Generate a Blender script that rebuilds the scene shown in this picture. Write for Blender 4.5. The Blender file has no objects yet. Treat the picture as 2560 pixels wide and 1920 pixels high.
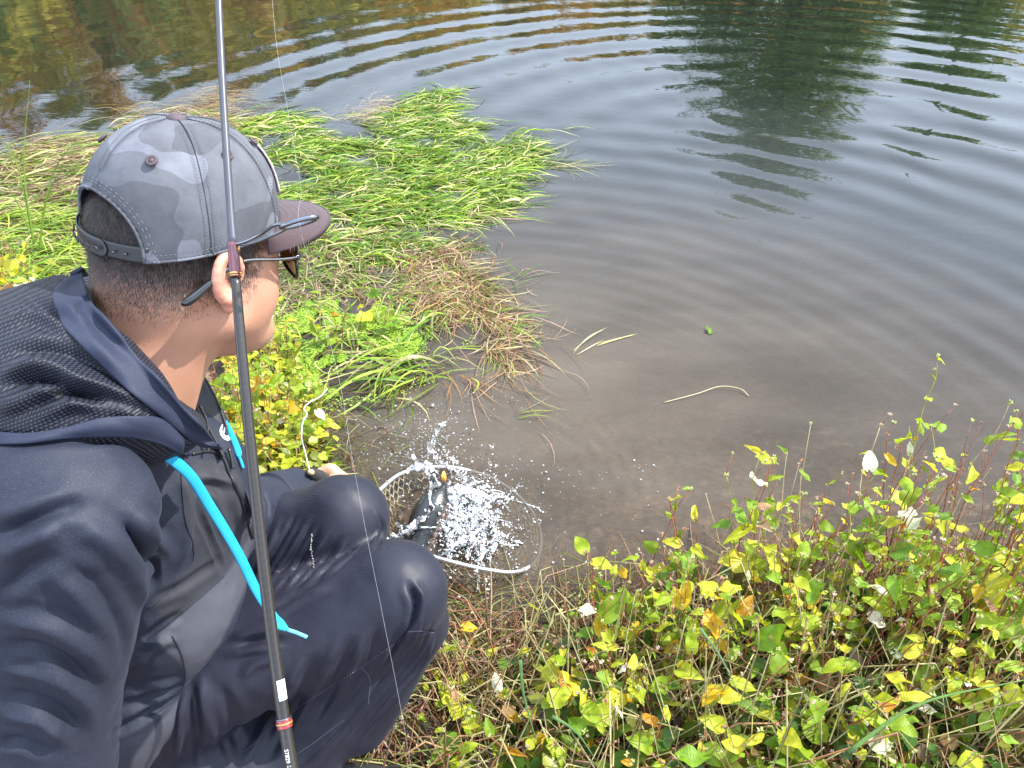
import bpy, math, random
import numpy as np
from mathutils import Vector, Matrix
from mathutils.bvhtree import BVHTree

random.seed(7)
rng = np.random.default_rng(11)
D2R = math.radians
SC = bpy.context.scene
COL = SC.collection

# ------------------------------------------------------------------ camera
CAMZ = 1.40; PITCH = D2R(38); FPX = 1860.0
cd = bpy.data.cameras.new('camera'); cam = bpy.data.objects.new('camera', cd); COL.objects.link(cam)
cam.location = (0, 0, CAMZ); cam.rotation_euler = (math.pi/2-PITCH, 0, 0)
cd.sensor_width = 36; cd.lens = 36*FPX/2560; cd.clip_start = 0.05; cd.clip_end = 1000
SC.camera = cam
# ------------------------------------------------------------------ light
SUN_AZ, SUN_EL = D2R(74), D2R(50)
sd = bpy.data.lights.new('sun', 'SUN'); sun = bpy.data.objects.new('sun', sd); COL.objects.link(sun)
sd.energy = 5.0; sd.angle = D2R(0.5); sd.color = (1.0, 0.955, 0.88)
sv = Vector((math.cos(SUN_EL)*math.sin(SUN_AZ), math.cos(SUN_EL)*math.cos(SUN_AZ), math.sin(SUN_EL)))
sun.rotation_euler = sv.to_track_quat('Z', 'Y').to_euler(); sun.location = sv*20
W = bpy.data.worlds.new('World'); SC.world = W; W.use_nodes = True
wn = W.node_tree.nodes; wl = W.node_tree.links
sky = wn.new('ShaderNodeTexSky'); sky.sky_type = 'NISHITA'; sky.sun_disc = False
sky.sun_elevation = SUN_EL; sky.sun_rotation = SUN_AZ; sky.air_density = 1.0; sky.dust_density = 2.5
bg = wn['Background']; bg.inputs[1].default_value = 0.080
# thin bright clouds drifting over the whole sky
wtc = wn.new('ShaderNodeTexCoord'); wmap = wn.new('ShaderNodeMapping'); wmap.inputs['Scale'].default_value = (1.2, 1.2, 3.2)
wno = wn.new('ShaderNodeTexNoise'); wno.inputs['Scale'].default_value = 1.6; wno.inputs['Detail'].default_value = 7
wrp = wn.new('ShaderNodeValToRGB'); wrp.color_ramp.elements[0].position = 0.42; wrp.color_ramp.elements[1].position = 0.68
wmx = wn.new('ShaderNodeMixRGB'); wmx.inputs[2].default_value = (8.5, 9, 9.8, 1)
wmu = wn.new('ShaderNodeMath'); wmu.operation = 'MULTIPLY'; wmu.inputs[1].default_value = 0.62
wl.new(wtc.outputs['Generated'], wmap.inputs[0]); wl.new(wmap.outputs[0], wno.inputs['Vector'])
wl.new(wno.outputs[0], wrp.inputs[0]); wl.new(wrp.outputs[0], wmu.inputs[0]); wl.new(wmu.outputs[0], wmx.inputs[0])
# pale haze that thickens towards the horizon all the way round
wsx = wn.new('ShaderNodeSeparateXYZ'); wl.new(wtc.outputs['Generated'], wsx.inputs[0])
whz = wn.new('ShaderNodeValToRGB'); wl.new(wsx.outputs[2], whz.inputs[0])
for e_, (p_, v_) in zip([whz.color_ramp.elements[0], whz.color_ramp.elements[1], whz.color_ramp.elements.new(.3), whz.color_ramp.elements.new(.55)], [(0, .95), (.80, .0), (.32, .64), (.54, .17)]): e_.position = p_; e_.color = (v_, v_, v_, 1)
whm = wn.new('ShaderNodeMixRGB'); whm.inputs[2].default_value = (20, 23.5, 29, 1); wl.new(whz.outputs[0], whm.inputs[0]); wl.new(sky.outputs[0], wmx.inputs[1])
wl.new(wmx.outputs[0], whm.inputs[1]); wl.new(whm.outputs[0], bg.inputs[0])
SC.view_settings.view_transform = 'Standard'; SC.view_settings.look = 'None'
SC.view_settings.exposure = 1.0; SC.view_settings.gamma = 1; SC.view_settings.use_curve_mapping = False
SC.render.engine = 'CYCLES'
SC.cycles.max_bounces = 8; SC.cycles.transparent_max_bounces = 24; SC.cycles.caustics_reflective = False; SC.cycles.caustics_refractive = False

# ------------------------------------------------------------------ helpers
cP, sP = math.cos(PITCH), math.sin(PITCH)
def P(px, py, d):
    u = (960-py)/FPX*d
    return Vector(((px-1280)/FPX*d, d*cP+u*sP, CAMZ-d*sP+u*cP))
def PZ(px, py, z=0.0):
    zc = -sP+(960-py)/FPX*cP
    return P(px, py, (z-CAMZ)/zc)
def pix(p):
    d = p[1]*cP-(p[2]-CAMZ)*sP; u = p[1]*sP+(p[2]-CAMZ)*cP
    return 1280+p[0]/d*FPX, 960-u/d*FPX
def pixn(V):
    d = V[:, 1]*cP-(V[:, 2]-CAMZ)*sP; u = V[:, 1]*sP+(V[:, 2]-CAMZ)*cP
    return 1280+V[:, 0]/d*FPX, 960-u/d*FPX

def prop(o, label=None, cat=None, group=None, kind=None):
    if label: o['label'] = label
    if cat: o['category'] = cat
    if group: o['group'] = group
    if kind: o['kind'] = kind
    return o
def empty(name, loc, label=None, cat=None, group=None):
    o = bpy.data.objects.new(name, None); COL.objects.link(o); o.location = loc; o.empty_display_size = .05
    return prop(o, label, cat, group)
def mesh_data(name, V, F, mats=None, smooth=True, col=None, mi=None):
    """V (n,3); F list of index arrays (k,3)/(k,4) or one array"""
    V = np.asarray(V, np.float32)
    if isinstance(F, np.ndarray): F = [F]
    F = [np.asarray(f, np.int32) for f in F if len(f)]
    me = bpy.data.meshes.new(name)
    me.vertices.add(len(V)); me.vertices.foreach_set('co', V.ravel())
    li = np.concatenate([f.ravel() for f in F]); lt = np.concatenate([np.full(len(f), f.shape[1], np.int32) for f in F])
    ls = np.concatenate([[0], np.cumsum(lt)[:-1]]).astype(np.int32)
    me.loops.add(len(li)); me.loops.foreach_set('vertex_index', li)
    me.polygons.add(len(lt)); me.polygons.foreach_set('loop_start', ls); me.polygons.foreach_set('loop_total', lt)
    me.polygons.foreach_set('use_smooth', np.full(len(lt), smooth))
    if mi is not None: me.polygons.foreach_set('material_index', np.asarray(mi, np.int32))
    me.update(calc_edges=True)
    if col is not None:
        ca = me.color_attributes.new('Col', 'FLOAT_COLOR', 'POINT')
        c = np.ones((len(V), 4), np.float32); c[:, :3] = col; ca.data.foreach_set('color', c.ravel())
    if mats is not None:
        for m in (mats if isinstance(mats, (list, tuple)) else [mats]): me.materials.append(m)
    return me
def link(name, me, parent=None, loc=None):
    o = bpy.data.objects.new(name, me); COL.objects.link(o)
    if parent is not None:
        o.parent = parent
        # mesh coords are world: undo the parent offset (parents have translation only)
        q = parent; off = Vector((0, 0, 0))
        while q is not None: off += q.location; q = q.parent
        o.location = -off
    if loc is not None: o.location = loc
    return o
def mk(name, V, F, mats, parent=None, smooth=True, col=None, mi=None):
    return link(name, mesh_data(name, V, F, mats, smooth, col, mi), parent)

class Geo:
    def __init__(s): s.V = []; s.F = []; s.C = []; s.n = 0
    def add(s, V, F, c=None):
        V = np.asarray(V, float).reshape(-1, 3)
        for f in (F if isinstance(F, list) else [F]): s.F.append(np.asarray(f)+s.n)
        s.V.append(V); s.n += len(V)
        if c is not None: s.C.append(np.broadcast_to(np.asarray(c, float), (len(V), 3)))
    def make(s, name, mats, parent=None, smooth=True):
        g = {}
        for f in s.F: g.setdefault(f.shape[1], []).append(f)
        return mk(name, np.concatenate(s.V), [np.concatenate(v) for v in g.values()], mats, parent, smooth,
                  np.concatenate(s.C) if s.C else None)
def frames(pts):
    pts = np.asarray(pts, float); n = len(pts)
    T = np.gradient(pts, axis=0); T /= np.linalg.norm(T, axis=1)[:, None]+1e-12
    N = np.zeros_like(T); a = np.array([0, 0, 1.]) if abs(T[0][2]) < .9 else np.array([1., 0, 0])
    v = np.cross(T[0], a); v /= np.linalg.norm(v); N[0] = v
    for i in range(1, n):
        v = N[i-1]-T[i]*np.dot(N[i-1], T[i]); N[i] = v/(np.linalg.norm(v)+1e-12)
    return T, N, np.cross(T, N)
def tube(pts, r, k=8, closed=False, cap=True):
    pts = np.asarray([tuple(p) for p in pts], float); n = len(pts); r = np.broadcast_to(np.asarray(r, float), (n,))
    T, N, B = frames(pts)
    if closed:
        T = np.roll(pts, -1, 0)-np.roll(pts, 1, 0); T /= np.linalg.norm(T, axis=1)[:, None]
        nn = np.cross(pts[1]-pts[0], pts[n//3]-pts[0]); nn /= np.linalg.norm(nn)
        N = np.tile(nn, (n, 1)); B = np.cross(T, N); B /= np.linalg.norm(B, axis=1)[:, None]
    a = np.linspace(0, 2*np.pi, k, endpoint=False)
    V = pts[:, None]+r[:, None, None]*(np.cos(a)[None, :, None]*N[:, None]+np.sin(a)[None, :, None]*B[:, None])
    V = V.reshape(-1, 3); F = []
    m = n if closed else n-1
    i = np.arange(m)[:, None]; j = np.arange(k)[None]
    i2 = (i+1) % n; j2 = (j+1) % k
    Q = np.stack([i*k+j, i*k+j2, i2*k+j2, i2*k+j], -1).reshape(-1, 4)
    Fs = [Q]
    if cap and not closed:
        V = np.concatenate([V, pts[:1], pts[-1:]]); c0, c1 = n*k, n*k+1
        jj = np.arange(k); j3 = (jj+1) % k
        Fs.append(np.stack([np.full(k, c0), j3, jj], -1)); Fs.append(np.stack([np.full(k, c1), (n-1)*k+jj, (n-1)*k+j3], -1))
    return V, Fs
def smooth_path(pts, n=24):
    """Catmull-Rom through points"""
    p = np.asarray([tuple(q) for q in pts], float)
    if len(p) < 3:
        t = np.linspace(0, 1, n)[:, None]; return p[0]*(1-t)+p[-1]*t
    q = np.concatenate([[2*p[0]-p[1]], p, [2*p[-1]-p[-2]]]); m = len(p)-1
    t = np.linspace(0, m, n); i = np.minimum(t.astype(int), m-1); f = (t-i)[:, None]
    a, b, c, d = q[i], q[i+1], q[i+2], q[i+3]
    return .5*((2*b)+(-a+c)*f+(2*a-5*b+4*c-d)*f**2+(-a+3*b-3*c+d)*f**3)
def grid_faces(a, b, wrap_u=False, wrap_v=False):
    A = a if wrap_u else a-1; B = b if wrap_v else b-1
    i = np.arange(A)[:, None]; j = np.arange(B)[None]; i2 = (i+1) % a; j2 = (j+1) % b
    return np.stack([i*b+j, i*b+j2, i2*b+j2, i2*b+j], -1).reshape(-1, 4)
def solid(V, F, th, nrm=None):
    """thicken an open sheet (quads) by th along its normals"""
    V = np.asarray(V, float); F = np.asarray(F)
    fn = np.cross(V[F[:, 2]]-V[F[:, 0]], V[F[:, 3]]-V[F[:, 1]])
    vn = np.zeros_like(V)
    for k in range(4): np.add.at(vn, F[:, k], fn)
    vn /= np.linalg.norm(vn, axis=1)[:, None]+1e-12
    n = len(V); V2 = np.concatenate([V, V-vn*th])
    e = np.concatenate([F[:, [0, 1]], F[:, [1, 2]], F[:, [2, 3]], F[:, [3, 0]]])
    es = set(map(tuple, e)); be = np.array([x for x in es if (x[1], x[0]) not in es])
    side = np.stack([be[:, 1], be[:, 0], be[:, 0]+n, be[:, 1]+n], -1)
    return V2, np.concatenate([F, F[:, ::-1]+n, side])

# ---- signed distance modelling
class SDF:
    def __init__(s, lo, hi, h):
        s.lo = np.array(lo, float); s.h = h
        s.ax = [np.arange(lo[i], hi[i]+h, h, dtype=np.float32) for i in range(3)]
        s.D = np.full([len(a) for a in s.ax], 1.0, np.float32)
    def _sl(s, lo, hi, m):
        sl = []
        for i in range(3):
            a = max(0, int((lo[i]-m-s.lo[i])/s.h)); b = min(len(s.ax[i]), int((hi[i]+m-s.lo[i])/s.h)+2)
            sl.append(slice(a, max(a, b)))
        X = s.ax[0][sl[0]][:, None, None]; Y = s.ax[1][sl[1]][None, :, None]; Z = s.ax[2][sl[2]][None, None, :]
        return tuple(sl), X, Y, Z
    def op(s, sl, d, k, sub=False):
        a = s.D[sl]
        if sub:
            h = np.maximum(k-np.abs(a+d), 0)/max(k, 1e-9); s.D[sl] = np.maximum(a, -d)+h*h*k*.25
        else:
            h = np.maximum(k-np.abs(a-d), 0)/max(k, 1e-9); s.D[sl] = np.minimum(a, d)-h*h*k*.25
    def cone(s, a, b, ra, rb, k=.02, sub=False, m=.05):
        a = np.array(tuple(a), float); b = np.array(tuple(b), float); R = max(ra, rb)
        sl, X, Y, Z = s._sl(np.minimum(a, b)-R, np.maximum(a, b)+R, m+k)
        ba = b-a; L = max(float(ba@ba), 1e-9)
        t = np.clip(((X-a[0])*ba[0]+(Y-a[1])*ba[1]+(Z-a[2])*ba[2])/L, 0, 1)
        d = np.sqrt((X-a[0]-t*ba[0])**2+(Y-a[1]-t*ba[1])**2+(Z-a[2]-t*ba[2])**2)-(ra+(rb-ra)*t)
        s.op(sl, d, k, sub)
    def ell(s, c, r, k=.02, R=None, sub=False, m=.05):
        c = np.array(tuple(c), float); r = np.array(r, float)
        e = np.full(3, r.max()) if R is not None else r
        sl, X, Y, Z = s._sl(c-e, c+e, m+k)
        x, y, z = X-c[0], Y-c[1], Z-c[2]
        if R is not None:
            R = np.array(R)  # columns = local axes
            x, y, z = (x*R[0, i]+y*R[1, i]+z*R[2, i] for i in range(3))
        k0 = np.sqrt((x/r[0])**2+(y/r[1])**2+(z/r[2])**2); k1 = np.sqrt((x/r[0]**2)**2+(y/r[1]**2)**2+(z/r[2]**2)**2)+1e-9
        d = k0*(k0-1)/k1
        s.op(sl, d, k, sub)
    def chain(s, pts, rs, k=.01, sub=False, m=.03):
        for i in range(len(pts)-1): s.cone(pts[i], pts[i+1], rs[i], rs[i+1], k, sub, m)
    def mesh(s):
        D = s.D; S = D < 0
        nx, ny, nz = D.shape
        c = np.zeros((nx-1, ny-1, nz-1), np.int8)
        for i in (0, 1):
            for j in (0, 1):
                for k in (0, 1): c += S[i:nx-1+i, j:ny-1+j, k:nz-1+k]
        I = np.argwhere((c > 0) & (c < 8)); idx = np.full(c.shape, -1, np.int32); idx[I[:, 0], I[:, 1], I[:, 2]] = np.arange(len(I))
        acc = np.zeros((len(I), 3)); cnt = np.zeros(len(I))
        cor = [(i, j, k) for i in (0, 1) for j in (0, 1) for k in (0, 1)]
        vals = {q: D[I[:, 0]+q[0], I[:, 1]+q[1], I[:, 2]+q[2]].astype(float) for q in cor}
        for q in cor:
            for ax in range(3):
                if q[ax] == 0:
                    q2 = tuple(q[m]+(m == ax) for m in range(3)); a, b = vals[q], vals[q2]
                    mk_ = (a < 0) != (b < 0); t = np.where(mk_, a/np.where(mk_, a-b, 1), 0)
                    p = np.array(q, float)[None]+t[:, None]*np.eye(3)[ax][None]
                    acc[mk_] += p[mk_]; cnt += mk_
        V = s.lo+s.h*(I+acc/cnt[:, None])
        Fs = []
        for ax in range(3):
            a, b = (ax+1) % 3, (ax+2) % 3
            n = [nx, ny, nz]; sl0 = [slice(None)]*3; sl1 = [slice(None)]*3
            sl0[ax] = slice(0, n[ax]-1); sl1[ax] = slice(1, n[ax])
            A = S[tuple(sl0)]; B = S[tuple(sl1)]
            E = np.argwhere(A != B); E = E[(E[:, a] > 0) & (E[:, b] > 0) & (E[:, a] < n[a]-1) & (E[:, b] < n[b]-1)]
            fl = A[E[:, 0], E[:, 1], E[:, 2]]
            def cc(da, db):
                e = E.copy(); e[:, a] -= da; e[:, b] -= db; return idx[e[:, 0], e[:, 1], e[:, 2]]
            q = np.stack([cc(1, 1), cc(0, 1), cc(0, 0), cc(1, 0)], -1)
            q[~fl] = q[~fl][:, ::-1]; Fs.append(q)
        return V, np.concatenate(Fs)
def vnormals(V, F):
    fn = np.cross(V[F[:, 2]]-V[F[:, 0]], V[F[:, 3]]-V[F[:, 1]]); vn = np.zeros_like(V)
    for k in range(4): np.add.at(vn, F[:, k], fn)
    return vn/(np.linalg.norm(vn, axis=1)[:, None]+1e-12)
def relax(V, F, it=2, lam=.5):
    V = V.copy(); e = np.concatenate([F[:, [0, 1]], F[:, [1, 2]], F[:, [2, 3]], F[:, [3, 0]]])
    for _ in range(it):
        acc = np.zeros_like(V); cnt = np.zeros(len(V))
        np.add.at(acc, e[:, 0], V[e[:, 1]]); np.add.at(cnt, e[:, 0], 1)
        V += lam*(acc/np.maximum(cnt, 1)[:, None]-V)
    return V
def subdiv(V, F):
    e = np.sort(np.concatenate([F[:, [0, 1]], F[:, [1, 2]], F[:, [2, 3]], F[:, [3, 0]]]), axis=1)
    key = e[:, 0].astype(np.int64)*len(V)+e[:, 1]; u, inv = np.unique(key, return_inverse=True)
    ev = (V[u//len(V)]+V[u % len(V)])*.5; fc = V[F].mean(1); n = len(V); m = len(F)
    E = inv.reshape(4, m)+n; C = np.arange(m)+n+len(u)
    Q = np.concatenate([np.stack([F[:, k], E[k], C, E[(k+3) % 4]], -1) for k in range(4)])
    return np.concatenate([V, ev, fc]), Q
def bvh(V, F): return BVHTree.FromPolygons([tuple(v) for v in V], [tuple(int(i) for i in f) for f in F])
def cast(B, px, py, fallback=None):
    o = Vector((0, 0, CAMZ)); d = (P(px, py, 1)-o).normalized()
    h = B.ray_cast(o, d)
    return h[0] if h[0] is not None else fallback
def project(B, pts, n=16):
    """smooth pixel path dropped on a surface"""
    q = smooth_path([(a, b, 0) for a, b in pts], n); out = []
    for a, b, _ in q:
        h = cast(B, a, b)
        if h is not None: out.append(np.array(h))
    return np.array(out)
def seg_dist(V, L):
    best = np.full(len(V), 9.); tt = np.zeros(len(V)); n = len(L)-1
    for i in range(n):
        a, b = L[i], L[i+1]; ba = b-a; t = np.clip(((V-a)@ba)/max(ba@ba, 1e-12), 0, 1)
        d = np.linalg.norm(V-a-t[:, None]*ba, axis=1); m = d < best; best[m] = d[m]; tt[m] = (i+t[m])/n
    return best, tt
def sculpt(V, F, folds, B=None):
    """folds: (pixel path, width m, height m). ridge>0, crease<0, dropped on the visible surface and pushed along its normals"""
    B = B or bvh(V, F); N = vnormals(V, F); D = np.zeros(len(V))
    for pts, w, h in folds:
        L = project(B, pts, 12)
        if len(L) < 2: continue
        w = w*.75; lo = L.min(0)-3*w; hi = L.max(0)+3*w
        I = np.where(((V > lo) & (V < hi)).all(1))[0]
        if not len(I): continue
        d, t = seg_dist(V[I], L); x = d/w
        D[I] += .9*h*(np.exp(-x*x*1.3)-.28*np.exp(-((x-1.7)/.8)**2))*np.clip(np.minimum(t, 1-t)*4+.12, 0, 1)
    return V+N*D[:, None]
def vnoise(V, s, seed=0):
    """cheap smooth value noise, -1..1"""
    r = np.random.default_rng(seed); T = r.random((32, 32, 32)).astype(np.float32)*2-1
    q = V*s+100.; i = np.floor(q).astype(int); f = q-i; f = f*f*(3-2*f); o = 0
    for a in (0, 1):
        for b in (0, 1):
            for c in (0, 1):
                w = (f[:, 0] if a else 1-f[:, 0])*(f[:, 1] if b else 1-f[:, 1])*(f[:, 2] if c else 1-f[:, 2])
                o = o+w*T[(i[:, 0]+a) % 32, (i[:, 1]+b) % 32, (i[:, 2]+c) % 32]
    return o

# ---- materials
class N:
    def __init__(s, name):
        s.m = bpy.data.materials.new(name); s.m.use_nodes = True; s.t = s.m.node_tree; s.n = s.t.nodes; s.l = s.t.links
        s.b = s.n['Principled BSDF']; s.out = s.n['Material Output']
    def new(s, k, **kw):
        n = s.n.new('ShaderNode'+k)
        for a, v in kw.items():
            if a.startswith('i_'):
                key = a[2:].replace('_', ' '); n.inputs[int(key) if key.isdigit() else key].default_value = v
            else: setattr(n, a, v)
        return n
    def lk(s, a, b): s.l.new(a, b)
    def ramp(s, fac, stops, interp='LINEAR'):
        r = s.new('ValToRGB'); r.color_ramp.interpolation = interp; e = r.color_ramp.elements
        while len(e) < len(stops): e.new(.5)
        for q, (p, c) in zip(e, stops): q.position = p; q.color = (*c, 1) if len(c) == 3 else c
        s.lk(fac, r.inputs[0]); return r.outputs[0]
    def coord(s, which='Object', scale=(1, 1, 1), rot=(0, 0, 0)):
        c = s.new('TexCoord'); m = s.new('Mapping'); m.inputs['Scale'].default_value = scale; m.inputs['Rotation'].default_value = rot
        s.lk(c.outputs[which], m.inputs[0]); return m.outputs[0]
    def noise(s, scale, detail=3, vec=None, rough=.5):
        n = s.new('TexNoise'); n.inputs['Scale'].default_value = scale; n.inputs['Detail'].default_value = detail; n.inputs['Roughness'].default_value = rough
        if vec is not None: s.lk(vec, n.inputs['Vector'])
        return n.outputs[0]
    def bump(s, h, strength, dist, nrm=None):
        b = s.new('Bump'); b.inputs['Strength'].default_value = strength; b.inputs['Distance'].default_value = dist
        s.lk(h, b.inputs['Height'])
        if nrm is not None: s.lk(nrm, b.inputs['Normal'])
        return b.outputs[0]
    def mix(s, f, a, b, mode='MIX'):
        m = s.new('MixRGB'); m.blend_type = mode
        for k, v in ((0, f), (1, a), (2, b)):
            if isinstance(v, (int, float)): m.inputs[k].default_value = v
            elif isinstance(v, tuple): m.inputs[k].default_value = (*v, 1)
            else: s.lk(v, m.inputs[k])
        return m.outputs[0]
    def math(s, op, a, b=None):
        m = s.new('Math'); m.operation = op
        for k, v in ((0, a), (1, b)):
            if v is None: continue
            if isinstance(v, (int, float)): m.inputs[k].default_value = v
            else: s.lk(v, m.inputs[k])
        return m.outputs[0]
def simple(name, c, rough=.5, metal=0., bump=None, var=.15, sheen=0., coat=0., trans=0.):
    n = N(name); b = n.b
    v = n.noise(bump[0] if bump else 60, 4, n.coord())
    c0 = tuple(x*(1-var) for x in c); c1 = tuple(min(1, x*(1+var)) for x in c)
    n.lk(n.ramp(v, [(.3, c0), (.7, c1)]), b.inputs['Base Color'])
    b.inputs['Roughness'].default_value = rough; b.inputs['Metallic'].default_value = metal
    b.inputs['Sheen Weight'].default_value = sheen; b.inputs['Coat Weight'].default_value = coat
    if bump: n.lk(n.bump(v, bump[1], bump[2]), b.inputs['Normal'])
    return n.m
def leafy(name, stops, tr=.45, rough=.45, src='obj', veins=True):
    """translucent leaf: colour picked per object (or from the Col attribute)"""
    n = N(name); b = n.b
    if src == 'obj':
        oi = n.new('ObjectInfo'); base = n.ramp(oi.outputs['Random'], stops, 'LINEAR')
    else:
        a = n.new('VertexColor', layer_name='Col'); base = a.outputs[0]
    nz = n.noise(90, 3, n.coord()); base = n.mix(.5, base, n.ramp(nz, [(.3, (.55, .55, .5)), (.7, (1.25, 1.2, 1.1))]), 'MULTIPLY')
    if veins:
        sp = n.noise(500, 2, n.coord()); sp2 = n.ramp(sp, [(.66, (0, 0, 0)), (.72, (1, 1, 1))])
        base = n.mix(n.math('MULTIPLY', sp2, .5), base, (.14, .07, .02))
    n.lk(base, b.inputs['Base Color']); b.inputs['Roughness'].default_value = rough
    b.inputs['Specular IOR Level'].default_value = .3
    if veins:
        w = n.new('TexWave'); w.bands_direction = 'Y'; w.inputs['Scale'].default_value = 60; w.inputs['Distortion'].default_value = 3
        n.lk(n.coord(), w.inputs['Vector']); n.lk(n.bump(w.outputs[1], .35, .0008), b.inputs['Normal'])
    t = n.new('BsdfTranslucent'); n.lk(n.mix(1, base, (1.25, 1.15, .5), 'MULTIPLY'), t.inputs[0])
    mx = n.new('MixShader'); mx.inputs[0].default_value = tr
    n.lk(b.outputs[0], mx.inputs[1]); n.lk(t.outputs[0], mx.inputs[2]); n.lk(mx.outputs[0], n.out.inputs[0])
    return n.m

# ================================================================== SETTING
SH = np.array([(-60, 42), (-9, 9.5), (-6, 6.6), (-3, 3.2), (-1.87, 2.30), (-1.14, 2.05), (-.76, 1.66), (-.56, 1.42), (-.40, 1.16), (-.19, .97), (0, .86), (.2, .93), (.58, 1.03),
               (.95, 1.04), (1.33, 1.02), (2.5, .9), (5, .2), (9, -1.5)])
def shore(x, y):
    """>0 on land, metres from the waterline (rough)"""
    s = np.interp(x, SH[:, 0], SH[:, 1]); g = np.interp(x+.05, SH[:, 0], SH[:, 1])-np.interp(x-.05, SH[:, 0], SH[:, 1])
    return (s-y)/np.sqrt(1+(g/.1)**2)
def height(x, y):
    d = shore(x, y)
    h = np.where(d > 0, .13*(1-np.exp(-d/.35)), -.62*(1-np.exp(d/2.0))-.05*(1-np.exp(d/.12)))
    # shallow muddy margin in front of the knees
    m = np.exp(-((x+.02)**2/.09+(y-.93)**2/.05)); h = h+m*.02
    return h
def hbump(x, y):
    V = np.stack([x, y, x*0], -1).reshape(-1, 3)
    return (vnoise(V, 9, 1)*.010+vnoise(V, 26, 2)*.007+vnoise(V, 70, 3)*.0035+vnoise(V, 160, 4)*.0015).reshape(x.shape)
def axis(lo, hi, f0, f1, step, grow):
    a = list(np.arange(f0, f1, step)); s = step; x = a[-1]
    while x < hi: s *= grow; x += s; a.append(x)
    s = step; x = f0; b = []
    while x > lo: s *= grow; x -= s; b.append(x)
    return np.array(b[::-1]+a)
# -- ground and river bed: one sheet
gx = axis(-60, 60, -1.3, 1.6, .009, 1.12); gy = axis(-12, 52, .35, 2.0, .009, 1.10)
X, Y = np.meshgrid(gx, gy, indexing='ij'); Z = height(X, Y)
fine = np.exp(-np.maximum(0, np.hypot(X-.1, Y-1.2)-1.6)*1.5)
Z = Z+hbump(X, Y)*fine
Z = np.where(Y > 44, Z+np.clip((Y-44)*.5, 0, 4), Z)
land = np.clip(shore(X, Y)*6+.5, 0, 1)
V = np.stack([X, Y, Z], -1).reshape(-1, 3)
m = N('mud'); b = m.b
a = m.noise(6, 6, m.coord()); a2 = m.noise(45, 5, m.coord())
c1 = m.ramp(a2, [(.3, (.035, .024, .017)), (.5, (.10, .068, .048)), (.72, (.21, .155, .11))])
c2 = m.ramp(a, [(.35, (.6, .6, .55)), (.65, (1.3, 1.2, 1.05))])
m.lk(m.mix(1, c1, c2, 'MULTIPLY'), b.inputs['Base Color'])
rr = m.ramp(a, [(.4, (.22,)*3), (.6, (.6,)*3)]); m.lk(rr, b.inputs['Roughness'])
m.lk(m.bump(m.noise(120, 5, m.coord()), .6, .006), b.inputs['Normal'])
M_mud = m.m
prop(mk('ground', V, grid_faces(len(gx), len(gy))[:, ::-1], M_mud), kind='structure')

# -- water
RC = np.array([-.12, 1.27])
def wave(x, y):
    rx, ry = x-RC[0], y-RC[1]; r = np.hypot(rx, ry)+1e-6; th = np.arctan2(ry, rx)
    V = np.stack([x, y, x*0], -1).reshape(-1, 3)
    n1 = vnoise(V, .8, 11).reshape(x.shape); n2 = vnoise(V, 2.3, 12).reshape(x.shape)
    lam = .055+.028*r**2
    k = 2*np.pi/lam
    # phase = integral 2pi/lam dr
    c, a = .055, .028
    ph = 2*np.pi/np.sqrt(a*c)*np.arctan(r*np.sqrt(a/c))
    ph = ph+1.1*n1+.35*n2
    sl = np.interp(r, [.18, .35, .8, 1.4, 2.2, 3, 4, 6, 9, 14], [.0, .06, .055, .048, .050, .055, .050, .03, .012, 0])
    am = sl/k*(.7+.3*np.sin(th*3+1.1+n1*2))
    am = am*np.clip(1-.8*np.clip((-x-.7)/1.4, 0, 1)*np.clip((r-1.)/1.2, 0, 1), .2, 1)
    w2 = np.clip((y-3.7-.10*x)/1.0, 0, 1); w2 = w2*w2*(3-2*w2)
    q = np.hypot(x-1.5, y-3.5); kq = 2*np.pi/(.40+.03*n1)
    h2 = np.sin(q*2*np.pi/.40+.9*n1+.5*n2)*.045/(2*np.pi/.40)*np.interp(q, [.3, 1, 3.2, 4.5, 7], [.3, 1, .9, .25, .1])*(.75+.25*n2)
    h = am*np.sin(ph)*(1-w2)+h2*w2
    # long gentle swell arriving from the right
    h = h+.0008*np.sin((x*.8-y*.6)*9+n1*3)*np.interp(r, [.5, 1.5, 8], [.2, 1, .6])+.0005*np.sin((x*.95+y*.4)*23+n2*2.5)*np.interp(r, [.5, 2, 9], [.2, 1, .5])
    # small choppy disturbance round the splash
    h = h+np.exp(-(r/.26)**2)*(vnoise(V, 24, 13).reshape(x.shape)*.005+vnoise(V, 60, 14).reshape(x.shape)*.0022)
    # second tight ring set from droplets, right of the net
    q = np.hypot(x+.02, y-1.45)+1e-6
    h = h+.0012*np.sin(q*2*np.pi/.040)*np.exp(-((q-.30)/.12)**2)*np.exp(-((np.arctan2(y-1.45, x+.02)+.3)/1.0)**2)+.0014*np.sin(r*2*np.pi/.05+n2)*np.exp(-((r-.42)/.16)**2)
    for (cx, cy, rad, w, am) in rings:
        q = np.hypot(x-cx, y-cy); h = h+am*np.sin(q*2*np.pi/w)*np.exp(-(q/rad)**2)
    return h
rings = []
for px, py, rad, w, am in [(2135, 276, .12, .028, .0012), (900, 1010, .04, .014, .001), (985, 1000, .04, .014, .001), (870, 1040, .03, .012, .0008), (1518, 667, .02, .01, .0006), (1395, 700, .02, .01, .0005)]:
    q = PZ(px, py); rings.append((q.x, q.y, rad, w, am))
wx = axis(-60, 60, -1.1, 1.5, .0095, 1.013); wy = axis(.2, 46, .85, 2.2, .0095, 1.012)
X, Y = np.meshgrid(wx, wy, indexing='ij'); Z = wave(X, Y)
dep = -height(X, Y)
murk = np.clip(1-np.exp(-np.maximum(dep-.02, 0)/.20), 0, 1)
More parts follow.
